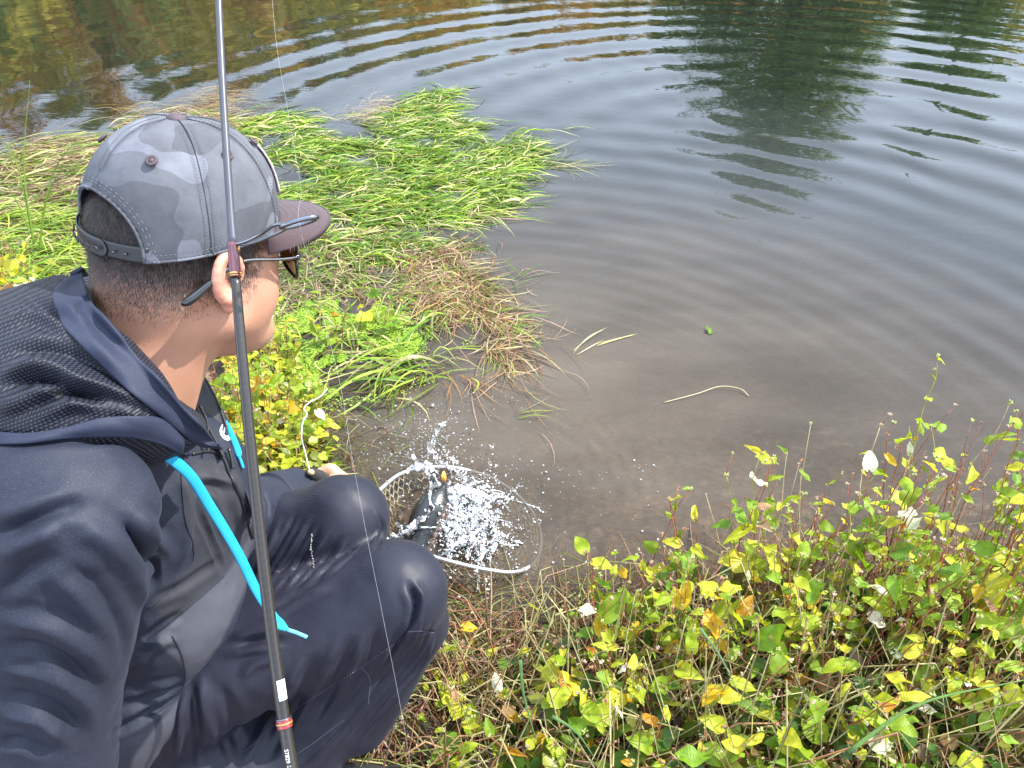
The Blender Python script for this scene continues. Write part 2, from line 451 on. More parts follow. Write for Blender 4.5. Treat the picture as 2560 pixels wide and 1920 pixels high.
fade = np.clip((dep-.0)/.03, 0, 1); Z = Z*np.clip(.15+fade, 0, 1)
V = np.stack([X, Y, Z], -1).reshape(-1, 3)
m = N('river_water'); b = m.b
at = m.new('VertexColor', layer_name='Col'); sp = m.new('SeparateColor'); m.lk(at.outputs[0], sp.inputs[0])
w1 = m.noise(7, 3, m.coord(scale=(1, 1.6, 1))); w2 = m.noise(38, 3, m.coord(scale=(.45, 1.3, 1), rot=(0, 0, .15)), .6); w3 = m.noise(160, 2, m.coord(scale=(.5, 1, 1)))
nr = m.bump(w1, .10, .008); nr = m.bump(w2, .12, .0006, nr); nr = m.bump(w3, .05, .0002, nr)
fr = m.new('Fresnel', i_IOR=1.333); m.lk(nr, fr.inputs['Normal'])
gl = m.new('BsdfGlossy', i_Roughness=.015); m.lk(nr, gl.inputs['Normal'])
tr = m.new('BsdfTransparent'); tr.inputs[0].default_value = (.86, .80, .68, 1)
mc = m.noise(3.0, 5, m.coord(scale=(.6, 1.4, 1))); mcol = m.ramp(mc, [(.32, (.074, .060, .045)), (.68, (.132, .110, .085))])
far = m.mix(m.ramp(sp.outputs['Green'], [(0, (0,)*3), (.4, (1,)*3)]), mcol, m.ramp(sp.outputs['Green'], [(.35, (.034, .037, .038)), (.75, (.008, .010, .009))]))
di = m.new('BsdfDiffuse'); m.lk(far, di.inputs[0])
mx = m.new('MixShader'); m.lk(sp.outputs['Red'], mx.inputs[0]); m.lk(tr.outputs[0], mx.inputs[1]); m.lk(di.outputs[0], mx.inputs[2])
mx2 = m.new('MixShader'); m.lk(m.math('MULTIPLY', fr.outputs[0], 1.0), mx2.inputs[0]); m.lk(mx.outputs[0], mx2.inputs[1]); m.lk(gl.outputs[0], mx2.inputs[2])
m.lk(mx2.outputs[0], m.out.inputs[0]); M_water = m.m
rr = np.hypot(X-.1, Y-1.2)
col = np.stack([murk.ravel(), np.clip((rr.ravel()-.5)/4.5, 0, 1), 0*rr.ravel()], -1)
prop(mk('water', V, grid_faces(len(wx), len(wy))[:, ::-1], M_water, col=col), kind='structure')

# -- far bank: wooded hill that shows mirrored in the river
def hill_h(az):  # skyline elevation (deg) seen from the camera, azimuth deg
    return np.interp(az, [-70, -40, -30, -20, -8, 4, 14, 22, 32, 45, 70], [15, 15.6, 15.2, 14.2, 11.6, 9.8, 8.6, 7.4, 6, 5, 5])
ha = np.linspace(-80, 80, 90); hr = np.concatenate([[43, 48], np.linspace(52, 125, 16), [300]])
A, R = np.meshgrid(np.radians(ha), hr, indexing='ij')
top = np.tan(np.radians(hill_h(np.degrees(A))))*100
HZ = np.clip((R-48)/52, 0, 1)**1.15*(top-5)+.3-np.where(R < 45, 2.5, 0)
V = np.stack([R*np.sin(A), R*np.cos(A), HZ+vnoise(np.stack([A.ravel()*40, R.ravel()*.15, A.ravel()*0], -1), 1, 5).reshape(A.shape)*.8], -1).reshape(-1, 3)
prop(mk('hill', V, grid_faces(90, len(hr)), simple('forest_floor', (.06, .05, .025), .9, var=.4)), kind='structure')
TREE_C = np.array([(.045, .060, .014), (.075, .085, .018), (.11, .10, .02), (.17, .10, .022), (.11, .06, .02), (.05, .07, .02), (.16, .14, .025), (.035, .05, .016)])*3.2
def crown(c, rx, rz, n, leaf, colr, seed):
    r = np.random.default_rng(seed)
    d = r.normal(size=(n, 3)); d /= np.linalg.norm(d, axis=1)[:, None]
    rad = .55+.45*r.random(n)**.4
    lump = 1+.28*vnoise(d*1.0, 2.2, seed % 17)+.15*vnoise(d, 5, seed % 13)
    p = d*rad[:, None]*lump[:, None]*[rx, rx, rz]; p[:, 2] *= np.where(p[:, 2] < 0, .8, 1)
    u = r.normal(size=(n, 3)); u /= np.linalg.norm(u, axis=1)[:, None]; w = np.cross(u, d); w /= np.linalg.norm(w, axis=1)[:, None]+1e-9
    s = leaf*(.6+.8*r.random(n))[:, None]
    q = np.stack([p-u*s, p+w*s*.6, p+u*s, p-w*s*.6], 1)+np.array(c)
    cc = colr*(.7+.6*r.random(n))[:, None]*(1+.25*vnoise(p, .8, 3))[:, None]
    return q.reshape(-1, 3), np.arange(4*n).reshape(n, 4), np.repeat(cc, 4, 0)
M_far = leafy('far_foliage', None, .25, .7, 'col', False)
g = Geo(); tk = 0
for a_ in np.arange(-52, 50, 2.25):
    for r_ in (50, 58, 67, 77, 88, 99):
        aa = math.radians(a_+rng.uniform(-1, 1)); rr_ = r_+rng.uniform(-4, 4); tk += 1
        t_ = math.tan(math.radians(float(hill_h(math.degrees(aa)))))*100
        hz = max(0, (rr_-48)/52)**1.15*(t_-5); hh = rng.uniform(5, 9)*(.75 if r_ > 90 else 1)
        cl = TREE_C[int(rng.integers(0, 8))] if rng.random() < .75 else TREE_C[int(rng.choice([2, 3, 6]))]
        q = crown((rr_*math.sin(aa), rr_*math.cos(aa), hz+hh*.55), hh*.36, hh*.55, 520, .30, cl, tk)
        g.add(*q)
        if rng.random() < .5:
            tv, tf = tube([(rr_*math.sin(aa), rr_*math.cos(aa), hz-.5), (rr_*math.sin(aa)+.2, rr_*math.cos(aa), hz+hh*.7)], [.22, .08], 5)
            g.add(tv, tf, (.16, .14, .11))
prop(g.make('hillside_wood', M_far, smooth=False), kind='stuff')
M_bark = simple('bark', (.11, .09, .07), .9, var=.4, bump=(9, .6, .05))
def big_tree(x, y, blobs, trunk_h, lab, seed):
    t = empty('tree', (x, y, .2), lab, 'tree', 'trees standing on the far bank')
    g = Geo()
    for i, (dx, z, rx, rz, n) in enumerate(blobs):
        g.add(*crown((x+dx, y, z), rx, rz, n, .13, TREE_C[(0, 5, 1)[i % 3]]*(1.2, 1.5, 1.1), seed+i))
    g.make('crown', M_far, t, False)
    g = Geo(); g.add(*tube([(x, y, -.4), (x+.1, y, trunk_h*.5), (x, y, trunk_h)], [.35, .25, .08], 8))
    for i, (dx, z, rx, rz, n) in enumerate(blobs): g.add(*tube([(x, y, z*.6), (x+dx*.8, y+.2, z)], [.12, .04], 6))
    g.make('trunk', M_bark, t)
# tall tree whose mirror image hangs down right of the middle, and a smaller one at the right edge
TY = 30.
def tpos(px, py):   # point at y=TY whose reflection shows at pixel
    v = P(px, py, 1)-Vector((0, 0, CAMZ)); k = TY/v.y; return v.x*k, -v.z*k-CAMZ
cx, _ = tpos(1945, 200)
bl = []
for px, py, rx, n in [(1950, 60, 190, 2600), (1900, 190, 190, 2400), (2040, 170, 150, 2000), (1940, 300, 165, 2200), (1960, 390, 110, 1100), (1900, 440, 60, 500), (1760, 40, 120, 1500), (2120, 60, 120, 1400)]:
    x_, z_ = tpos(px, py); x2, _ = tpos(px+rx, py); bl.append((x_-cx, z_, abs(x2-x_), abs(x2-x_)*.75, n))
big_tree(cx, TY, bl, 12, 'tall dark green tree on the far bank, mirrored in the river right of the middle', 900)
cx, _ = tpos(2440, 100); bl = []
for px, py, rx, n in [(2440, 30, 130, 1700), (2400, 120, 100, 900), (2500, 140, 80, 700), (2430, 175, 60, 300), (2330, 10, 80, 600)]:
    x_, z_ = tpos(px, py); x2, _ = tpos(px+rx, py); bl.append((x_-cx, z_, abs(x2-x_), abs(x2-x_)*.6, n))
big_tree(cx, TY+1, bl, 8, 'lower round tree mirrored in the top right corner of the water', 950)
# ================================================================== PERSON
# measured joints (m)
K1 = Vector((-.171, .663, .50)); K2 = Vector((-.262, .775, .525))
H1 = Vector((-.60, .56, .36)); H2 = Vector((-.64, .75, .37))
A1 = Vector((-.36, .56, .17)); A2 = Vector((-.45, .76, .17))
person = empty('person', (-.45, .65, .1), 'man in camouflage cap and navy hooded jacket crouching to net a fish', 'person')

M_skin = None
n = N('skin'); b = n.b
at = n.new('VertexColor', layer_name='Col')
nz = n.noise(35, 4, n.coord()); sk = n.mix(.35, at.outputs[0], n.ramp(nz, [(.3, (.80, .74, .70)), (.7, (1.15, 1.1, 1.05))]), 'MULTIPLY')
n.lk(sk, b.inputs['Base Color']); b.inputs['Roughness'].default_value = .5
b.inputs['Subsurface Weight'].default_value = .35; b.inputs['Subsurface Radius'].default_value = (1, .35, .18); b.inputs['Subsurface Scale'].default_value = .006
n.lk(n.bump(n.noise(420, 5, n.coord()), .4, .0010), b.inputs['Normal']); M_skin = n.m

# ---- head frame: x right, y face, z up
HC = P(474, 606, .83)
hf = Vector((.60, .80, -.20)).normalized(); hr_ = hf.cross(Vector((0, 0, 1))).normalized(); hu = hr_.cross(hf).normalized()
HM = Matrix((hr_, hf, hu)).transposed()
hroll = Matrix.Rotation(D2R(2), 3, hf); HM = hroll @ HM
HMn = np.array(HM)
def H2W(V): return np.asarray(V)@HMn.T+np.array(HC)
def W2H(V): return (np.asarray(V)-np.array(HC))@HMn
s = SDF((-.115, -.185, -.24), (.115, .135, .14), .0026)
s.ell((0, -.007, .02), (.077, .095, .092), .01)
s.ell((0, .032, -.045), (.064, .060, .076), .03)
s.ell((0, -.047, -.035), (.060, .052, .06), .03)
for sg in (-1, 1):
    s.cone((sg*.054, .005, -.074), (sg*.016, .068, -.122), .025, .023, .03)
    s.ell((sg*.045, .04, -.055), (.026, .038, .042), .02)     # cheek
    s.cone((sg*.050, .050, -.012), (sg*.040, .070, -.018), .018, .014, .015)
    s.cone((sg*.012, .086, .014), (sg*.045, .070, .010), .011, .010, .012)
    s.ell((sg*.034, .078, -.006), (.014, .011, .009), .006)       # eye
s.cone((0, .088, .0), (0, .104, -.036), .009, .012, .012)
s.ell((-.011, .098, -.040), (.008, .009, .007), .006); s.ell((.011, .098, -.040), (.008, .009, .007), .006)
s.ell((0, .090, -.067), (.022, .011, .006), .006); s.ell((0, .088, -.076), (.019, .011, .007), .006)
s.ell((0, .074, -.124), (.024, .022, .018), .015)
s.ell((0, .03, -.118), (.044, .048, .024), .03)               # fleshy under-chin
s.cone((0, -.032, -.05), (0, -.105, -.20), .058, .058, .03)
s.cone((.035, -.03, -.08), (.02, -.05, -.20), .020, .02, .03); s.cone((-.035, -.03, -.08), (-.02, -.05, -.20), .020, .02, .03)
# ears
for sg in (-1, 1):
    def E(y, z, o): return (sg*(.071+o), y, z)
    hx = []
    for t in np.linspace(-.55*math.pi, 1.15*math.pi, 16):     # helix from crus over the top, down the back
        yy = -.012-.0185*math.sin(t); zz = -.008+.026*math.cos(t)
        hx.append(E(yy, zz, .010+.30*max(0, -(yy+.002))*1.3))
    s.chain(hx, np.linspace(.0042, .0050, 16), .004)
    s.ell(E(-.012, -.010, .004), (.006, .016, .027), .006)
    s.chain([E(-.016, .010, .014), E(-.023, -.004, .017), E(-.020, -.020, .014), E(-.010, -.028, .011)], [.004]*4, .004)
    s.ell(E(-.009, -.041, .010), (.0055, .0095, .0125), .007)
    s.ell(E(-.003, -.014, .0135), (.007, .0085, .012), .004, sub=True)
    s.cone(E(.004, -.010, .008), E(.004, -.018, .009), .004, .004, .004)
    s.cone(E(-.013, -.001, .022), E(-.012, .006, .021), .003, .003, .003, sub=True)
hV, hF = s.mesh(); hV = relax(hV, hF, 1, .4)
base = np.array((.47, .246, .160)); C = np.tile(base, (len(hV), 1))
x, y, z = hV.T
ear = np.clip((np.abs(x)-.078)/.008, 0, 1)[:, None]*(np.abs(y+.01) < .035)[:, None]
C = C*(1-ear)+np.array((.62, .28, .20))*ear
# dark undertone of short hair on the scalp: fades out down the nape and at the sideburn
hl = np.interp(y, [-.12, -.06, -.03, .0, .02, .035, .05, .07], [-.040, -.042, -.036, -.030, -.035, -.020, .03, .06])
hair = np.clip((z-hl)/.045+.1*vnoise(hV, 120, 8), 0, 1)[:, None]*(1-ear)
C = C*(1-hair*.80)+np.array((.045, .030, .025))*hair*.80
st = (np.clip((-.06-z)/.02, 0, 1)*np.clip((y-.055)/.02, 0, 1)*.18)[:, None]; C = C*(1-st)+np.array((.22, .17, .15))*st
lip = (np.exp(-((z+.071)/.009)**2-((y-.092)/.014)**2-(x/.022)**2))[:, None]; C = C*(1-lip)+np.array((.45, .17, .14))*lip
brow = (np.exp(-((z-.018)/.005)**2-((np.abs(x)-.032)/.018)**2)*(y > .06))[:, None]; C = C*(1-brow)+.02*brow
headV, headF, headC = H2W(hV), hF, C

# ---- rest of the body (worn under the clothes) as one field
NB = H2W([[0, -.09, -.17]])[0]
RS, LS = Vector((-.42, .48, .87)), Vector((-.52, .84, .77))
RE = Vector((-.50, .37, .60)); RW = Vector((-.62, .36, .40))
HND = P(822, 1213, 1.33); LW = P(752, 1232, 1.27); LE = P(590, 1290, 1.12)
s = SDF((-.95, .28, -.02), (.02, 1.08, 1.06), .010)
s.cone(NB, (-.54, .69, .78), .046, .04, .04); s.ell((-.54, .66, .68), (.085, .11, .13), .05); s.ell((-.60, .66, .42), (.11, .13, .14), .06)
s.cone(RS+Vector((-.02, .03, -.03)), RE, .040, .036, .03); s.cone(RE, RW, .036, .026, .02); s.cone(LS, LE, .045, .036, .03); s.cone(LE, LW, .036, .027, .02)
s.cone(H1, K1, .075, .052, .04); s.cone(H2, K2, .075, .052, .04); s.cone(K1, A1, .048, .036, .03); s.cone(K2, A2, .048, .036, .03)
s.cone(A1-Vector((0, 0, .03)), A1+Vector((.13, 0, -.075)), .028, .018, .02); s.cone(A2-Vector((0, 0, .03)), A2+Vector((.13, 0, -.075)), .028, .018, .02)
bV, bF = s.mesh(); bV = relax(bV, bF, 2)
# ---- hands (one fine field each, joined into the body mesh)
def hand(wr, palm, gdir, k, up):
    """fist round a handle through `palm` along gdir; up = back-of-hand normal"""
    wr, palm, g_ = (np.array(tuple(v), float) for v in (wr, palm, gdir))
    g_ /= np.linalg.norm(g_); f_ = palm-wr; f_ -= g_*(f_@g_); f_ /= np.linalg.norm(f_); u_ = np.cross(g_, f_)*k
    lo = palm-.085; hi = palm+.085; lo = np.minimum(lo, wr-.04); hi = np.maximum(hi, wr+.04)
    s = SDF(lo, hi, .003)
    c0 = palm-f_*.016
    s.cone(wr, c0+u_*.014-f_*.02, .026, .024, .02)
    s.cone(c0+u_*.014-g_*.026, c0+u_*.014+g_*.026, .020, .018, .02)
    for i in range(4):     # four fingers curl round the grip
        o = g_*((i-1.5)*.0195); L = (.95, 1.05, 1.0, .84)[i]
        pts = [c0+o+u_*.020+f_*.006, palm+o+u_*.020+f_*.018*L, palm+o+f_*.030*L-u_*.004, palm+o+f_*.018*L-u_*.022, palm+o-f_*.002-u_*.021]
        s.chain(pts, [.0105, .0098, .0090, .0084, .0076], .0035)
    th = [c0-g_*.030+u_*.006-f_*.012, c0-g_*.042+f_*.008+u_*.002, palm-g_*.036+f_*.022-u_*.008, palm-g_*.020+f_*.032-u_*.014]
    s.chain(th, [.0135, .0120, .0105, .0085], .006)
    return s.mesh()
hdir = (P(940, 1260, 1.86)-HND).normalized()
h1V, h1F = hand(LW, HND, hdir, -1, None); h2V, h2F = hand(RW, RW+Vector((.0, .03, -.07)), Vector((.2, .9, .3)), 1, None)
fV, fF = [], []; off = 0
def addb(V, F):
    global off
    fV.append(V); fF.append(F+off); off += len(V)
addb(headV, headF); addb(bV, bF); addb(h1V, h1F); addb(h2V, h2F)
CC = np.concatenate([headC, np.tile(base, (len(bV), 1)), np.tile(base*1.08, (len(h1V), 1)), np.tile(base, (len(h2V), 1))])
mk('body', np.concatenate(fV), np.concatenate(fF), M_skin, person, col=CC)

# ---- hair: thousands of short tapered hairs over the back and sides
CY_ = -.004
fn = np.cross(hV[hF[:, 2]]-hV[hF[:, 0]], hV[hF[:, 3]]-hV[hF[:, 1]]); ar = np.linalg.norm(fn, axis=1); ctr = hV[hF].mean(1)
dn = np.interp(ctr[:, 2]-np.interp(ctr[:, 1], [-.12, -.06, -.03, .0, .02, .035, .05, .07], [-.040, -.042, -.036, -.030, -.035, -.020, .03, .06]), [-.02, .045], [0, 1])
dn *= (np.abs(ctr[:, 0]) < .079) | (np.abs(ctr[:, 1]+.01) > .035)
az_h = np.arctan2(ctr[:, 0], -(ctr[:, 1]-CY_)); dn *= (ctr[:, 2] < .020)|((np.abs(az_h) < .72)&(ctr[:, 2] < .070)); pr = ar*dn; pr /= pr.sum(); I = rng.choice(len(hF), 30000, p=pr**1.0/np.sum(pr))
w4 = rng.dirichlet((1, 1, 1, 1), len(I)); root = (hV[hF[I]]*w4[:, :, None]).sum(1); nn = fn[I]/ar[I][:, None]
L = np.interp(root[:, 2], [-.09, -.02, .05], [.0015, .0040, .008])[:, None]*(.7+.6*rng.random((len(I), 1)))
dirn = nn*.45+np.array([0, -.15, -1.])+rng.normal(size=(len(I), 3))*.22; dirn -= nn*np.minimum(0, (dirn*nn).sum(1))[:, None]; dirn += nn*.12
dirn /= np.linalg.norm(dirn, axis=1)[:, None]
sd_ = np.cross(dirn, nn); sd_ /= np.linalg.norm(sd_, axis=1)[:, None]+1e-9
tri = np.stack([root-sd_*.00016, root+sd_*.00016, root+dirn*L+nn*L*.1], 1)
M_hair = simple('hair', (.022, .016, .014), .38, var=.5)
mk('hair', H2W(tri.reshape(-1, 3)), np.arange(3*len(I)).reshape(-1, 3), M_hair, person, False)

# ================================================================== CAP
n = N('camouflage_cloth'); b = n.b
cc = n.coord(scale=(1, 1, 1.3)); v1 = n.noise(15, 1.5, cc, .35); v2 = n.noise(12.5, 1.2, n.coord(scale=(1.1, 1, 1.4), rot=(.5, .3, 1.2)), .35)
k1 = n.ramp(v1, [(0, (0, 0, 0)), (.55, (1, 1, 1))], 'CONSTANT'); k2 = n.ramp(v2, [(0, (0, 0, 0)), (.56, (1, 1, 1))], 'CONSTANT')
c_ = n.mix(k1, (.102, .107, .122), (.145, .152, .177)); c_ = n.mix(k2, c_, (.076, .080, .092))
fade_ = n.noise(30, 6, n.coord(), .7); c_ = n.mix(.9, c_, n.ramp(fade_, [(.3, (.78,)*3), (.7, (1.25,)*3)]), 'MULTIPLY')
wv = n.new('TexWave'); wv.inputs['Scale'].default_value = 420; wv.bands_direction = 'DIAGONAL'; n.lk(n.coord(), wv.inputs['Vector'])
c_ = n.mix(.22, c_, wv.outputs[0], 'OVERLAY')
n.lk(c_, b.inputs['Base Color']); b.inputs['Roughness'].default_value = .9; b.inputs['Specular IOR Level'].default_value = .2
n.lk(n.bump(wv.outputs[1], .3, .0004, n.bump(n.noise(60, 4, n.coord()), .35, .0015)), b.inputs['Normal']); M_camo = n.m
M_brim = simple('brown_twill', (.038, .017, .021), .8, bump=(420, .4, .0005), sheen=.2)
M_eye = simple('brown_thread', (.065, .045, .055), .7, bump=(300, .5, .0006))
M_strap = simple('black_plastic', (.030, .031, .034), .38, bump=(200, .15, .0003))
M_stitch = simple('grey_thread', (.10, .105, .12), .8)
M_dark = simple('black_lining', (.012, .012, .014), .8)
CA, CB, CH = .088, .106, .110; CZ = .024; CY = -.005      # half width, half length, height, base level, centre
SEAMS = [0, 50, 103, 180, -103, -50]
def capp(az, t, out=0.):
    """az: 0 = front, 90 = right; t: 0 brim .. 1 crown button"""
    az = np.asarray(az, float); t = np.asarray(t, float)
    ph = t*np.pi/2; r = np.cos(ph)**.74*(1-.03*np.sin(ph*2)); h = np.sin(ph)**1.05
    fr = np.clip(np.cos(az), 0, 1)**2                       # straighter, taller front panels
    r = r+(.07*fr)*np.sin(np.pi*t)*(1-t)*1.4
    X = np.sin(az)*(CA+out)*r; Y = np.cos(az)*(CB+out)*r+CY; Zv = CZ+(CH+out)*h+.010*fr*(1-t)*0-.012*np.clip(-np.cos(az), 0, 1)*(1-t)
    # six puffed panels
    pf = .0020*np.sqrt(np.clip(np.min([np.abs((az-D2R(q)+np.pi) % (2*np.pi)-np.pi) for q in SEAMS], axis=0)/.45, 0, 1))*np.sin(np.pi*np.clip(t, 0, 1))
    X = X+np.sin(az)*pf; Y = Y+np.cos(az)*pf
    return np.stack([X, Y, Zv], -1)
NA, NT = 240, 60
az = np.linspace(-np.pi, np.pi, NA, endpoint=False); tt = np.linspace(0, .995, NT)
AZ, TT = np.meshgrid(az, tt, indexing='ij'); cV = capp(AZ, TT).reshape(-1, 3)
cF = grid_faces(NA, NT, True)
ctrA = (az[(cF[:, 0]//NT)]+np.pi/NA); ctrT = tt[cF[:, 0] % NT]+.5/NT
da = np.abs(((ctrA-np.pi+np.pi) % (2*np.pi))-np.pi); da = np.pi-np.abs(np.abs(ctrA))   # angle from the back
OPW, OPH = D2R(40), .35
hole = (da/OPW)**2.2+(ctrT/OPH)**2.2 < 1
keep = cF[~hole]
nV = vnoise(cV, 22, 21)*.0016+vnoise(cV, 55, 22)*.0007
cV = cV+cV/np.linalg.norm(cV, axis=1)[:, None]*nV[:, None]
used, inv = np.unique(keep, return_inverse=True); kF = inv.reshape(-1, 4)
kF = kF[:, ::-1]
# orient outward
t_ = cV[used]; fn_ = np.cross(t_[kF[:, 2]]-t_[kF[:, 0]], t_[kF[:, 3]]-t_[kF[:, 1]])
if (fn_*(t_[kF].mean(1)-np.array([0, 0, .04]))).sum() < 0: kF = kF[:, ::-1]
sV, sF = solid(t_, kF, .0022)
cap = mk('cap', H2W(sV), sF, M_camo, person)
g = Geo()   # seams: raised welts with stitch dashes beside them
dz = Geo()
def curve_on_cap(a0, a1, t0, t1, n, out): return capp(np.linspace(a0, a1, n), np.linspace(t0, t1, n), out)
for k in range(6):
    a0 = D2R(SEAMS[k]); t0 = .47 if k == 3 else 0
    g.add(*tube(H2W(curve_on_cap(a0, a0, t0, .97, 40, .0014)), .0008, 6))
    for sg in (-1, 1):
        for j in range(46):
            ta = t0+(.95-t0)*j/46; da_ = sg*.0045/(.1*max(.12, math.cos(ta*1.5)))
            c2 = capp(np.array([a0+da_]*2), np.array([ta, ta+.011]), .0024); dz.add(*tube(H2W(c2), .00042, 4))
for j in range(150):     # hem stitches
    a0 = -math.pi+2*math.pi*j/150
    if math.pi-abs(a0) < OPW: continue
    for t0 in (.045,): dz.add(*tube(H2W(capp(np.array([a0, a0+.022]), np.array([t0, t0]), .0022)), .00045, 4))
oa = []
for q in np.linspace(0, math.pi, 60):
    a_ = OPW*1.02*math.copysign(abs(math.cos(q))**(2/2.2), math.cos(q)); oa.append((math.pi+a_, OPH*1.02*abs(math.sin(q))**(2/2.2)))
oa = np.array(oa); op_ = capp(oa[:, 0], oa[:, 1], .0008); g.add(*tube(H2W(op_), .0016, 7))
for sc_ in (1.11, 1.16):
    pp = capp(math.pi+(oa[:, 0]-math.pi)*sc_, oa[:, 1]*sc_, .0026)
    for j in range(0, 59, 1):
        if j % 2 == 0: dz.add(*tube(H2W(pp[j:j+2]), .00042, 4))
g.add(*tube(H2W(np.array([p for a_, p in zip(np.linspace(-np.pi+OPW, np.pi-OPW, 120), capp(np.linspace(-np.pi+OPW, np.pi-OPW, 120), np.zeros(120), .0004))])), .0016, 6))
g.make('seam', M_camo, cap); prop(dz.make('stitching', M_stitch, cap), kind='stuff')
for k in range(6):
    a_ = D2R([25, 78, 137, -137, -78, -25][k]); t_ = .58
    c_ = capp(np.array([a_]), np.array([t_]), .003)[0]; e1 = capp(np.array([a_+.05]), np.array([t_]), .003)[0]-c_; e1 /= np.linalg.norm(e1)
    e2 = capp(np.array([a_]), np.array([t_+.02]), .003)[0]-c_; e2 /= np.linalg.norm(e2)
    th_ = np.linspace(0, 2*np.pi, 20, endpoint=False)
    ring = c_+.0042*(np.cos(th_)[:, None]*e1+np.sin(th_)[:, None]*e2)
    q = Geo(); q.add(*tube(H2W(ring), .0017, 8, closed=True))
    nn_ = np.cross(e1, e2); q.add(*tube(H2W([c_-nn_*.001, c_+nn_*.0004]), .003, 10)); q.make('eyelet', M_eye, cap)
bp = capp(np.array([0.]), np.array([1.]), 0)[0]
th_ = np.linspace(0, 1, 7); prof = [(.0098*math.cos(t*math.pi/2), .0065*math.sin(t*math.pi/2)) for t in th_]
a_ = np.linspace(0, 2*np.pi, 24, endpoint=False)
bv = np.array([[r*np.cos(a), r*np.sin(a)+bp[1], bp[2]-.001+z] for a in a_ for r, z in prof])
mk('button', H2W(bv), grid_faces(24, 7, True), M_eye, cap)
# brim: curved plate with rows of stitching
U = np.linspace(-1, 1, 60); R_ = np.linspace(0, 1, 14)
def brimp(u, r):
    """u across -1..1, r 0 at crown .. 1 outer edge"""
    a = u*D2R(62); inn = capp(a, np.zeros_like(a)+.02, .0); L_ = .082*np.sqrt(np.clip(1-(np.abs(u))**2.6, 0, 1))
    x = inn[..., 0]+np.sign(u)*np.abs(u)**3*.004*r; y = inn[..., 1]+L_*r; z = inn[..., 2]+.001-.02*r*.8-.010*(x/.08)**2*(.4+.6*r)
    return np.stack([x, y, z], -1)
UU, RR = np.meshgrid(U, R_, indexing='ij'); q = brimp(UU, RR).reshape(-1, 3)
f_ = grid_faces(60, 14); fn_ = np.cross(q[f_[:, 2]]-q[f_[:, 0]], q[f_[:, 3]]-q[f_[:, 1]])
if fn_[:, 2].sum() < 0: f_ = f_[:, ::-1]
qv, qf = solid(q+np.array([0, 0, .002]), f_, .004); brim = mk('brim', H2W(qv), qf, M_brim, cap)
dz = Geo()
for r0 in (.16, .29, .42, .55, .68, .81):
    uu = np.linspace(-.93, .93, 90); pp = brimp(uu*(1-.06*r0), np.full(90, r0))+np.array([0, 0, .0022])
    for j in range(0, 88, 2): dz.add(*tube(H2W(pp[j:j+2]), .0003, 4))
prop(dz.make('stitching', simple('mauve_thread', (.10, .07, .08), .8), brim), kind='stuff')
g = Geo(); uu = np.linspace(-.97, .97, 120); pp = brimp(uu, np.ones(120))
for j in range(119):     # ribbed binding round the brim edge
    c0 = (pp[j]+pp[j+1])/2; g.add(*tube(H2W([c0+[0, 0, .0028], c0+[0, 0, -.0028]]), .0011, 5))
g.make('binding', M_brim, brim)
# white-and-pink patch on the front panels, seen edge on
pa = np.linspace(-.36, .36, 16); pt = np.linspace(.16, .52, 8); A_, T_ = np.meshgrid(pa, pt, indexing='ij')
pv, pf_ = solid(capp(A_, T_, .0042).reshape(-1, 3), grid_faces(16, 8), .002); mk('patch', H2W(pv), pf_, simple('pale_patch', (.62, .5, .52), .8, bump=(300, .5, .001)), cap)
# snap strap across the back opening
def strapp(a, v, out): return capp(np.asarray(a), np.asarray(v)*0+.0, out)*np.array([1, 1, 0])+np.array([0, 0, 1])*(CZ-.012+np.asarray(v)[..., None])*np.array([0, 0, 1])
def strap(a0, a1, w, out, round_end):
    aa = np.linspace(a0, a1, 40); vv = np.linspace(-1, 1, 9); A_, V_ = np.meshgrid(aa, vv, indexing='ij')
    wd = np.full_like(A_, w)
    if round_end:
        e = np.minimum(np.abs(A_-a0), 1)*.10/w if round_end > 0 else np.abs(a1-A_)*.10/w
        wd = w*np.sqrt(np.clip(1-(1-np.clip(e, 0, 1))**2, .0, 1))
    zz = .0095+V_*wd; q = strapp(A_, zz, out-.004*np.cos(np.clip((np.abs(A_)-math.pi)/OPW, -1, 1)*1.4)).reshape(-1, 3)
    f = grid_faces(40, 9); fn = np.cross(q[f[:, 2]]-q[f[:, 0]], q[f[:, 3]]-q[f[:, 1]])
    if (fn*(q[f].mean(1))).sum() < 0: f = f[:, ::-1]
    return solid(q, f, .0016)
pi = math.pi
sv_, sf_ = strap(pi-OPW-.06, pi+OPW+.06, .0082, .0002, 0); mk('strap', H2W(sv_), sf_, M_strap, cap)
sv_, sf_ = strap(pi-.30, pi+OPW+.05, .0095, .0026, 1); tab = mk('strap', H2W(sv_), sf_, M_strap, cap)
for j in range(7):
    a_ = pi-.20+j*.115; c_ = strapp(np.array([a_]), np.array([.0095]), .0030)[0]; nn_ = np.array([math.sin(a_), math.cos(a_), 0]); e1 = np.array([nn_[1], -nn_[0], 0]); e2 = np.array([0, 0, 1.])
    th_ = np.linspace(0, 2*np.pi, 14, endpoint=False)
    q = Geo(); q.add(*tube(H2W(c_+.0024*(np.cos(th_)[:, None]*e1+np.sin(th_)[:, None]*e2)), .0007, 6, closed=True)); q.add(*tube(H2W([c_-nn_*.001, c_+nn_*.0002]), .0018, 8)); q.make('snap', M_strap, tab)
for j in range(2):
    a_ = pi-.40-j*.13; c_ = strapp(np.array([a_]), np.array([.0095]), .0004)[0]; nn_ = np.array([math.sin(a_), math.cos(a_), 0])
    mk('snap', *[f(x) if i == 0 else x for i, (f, x) in enumerate(zip((H2W, None), tube([c_-nn_*.001, c_+nn_*.0018], [.0016, .0012], 8)))], M_strap, cap)

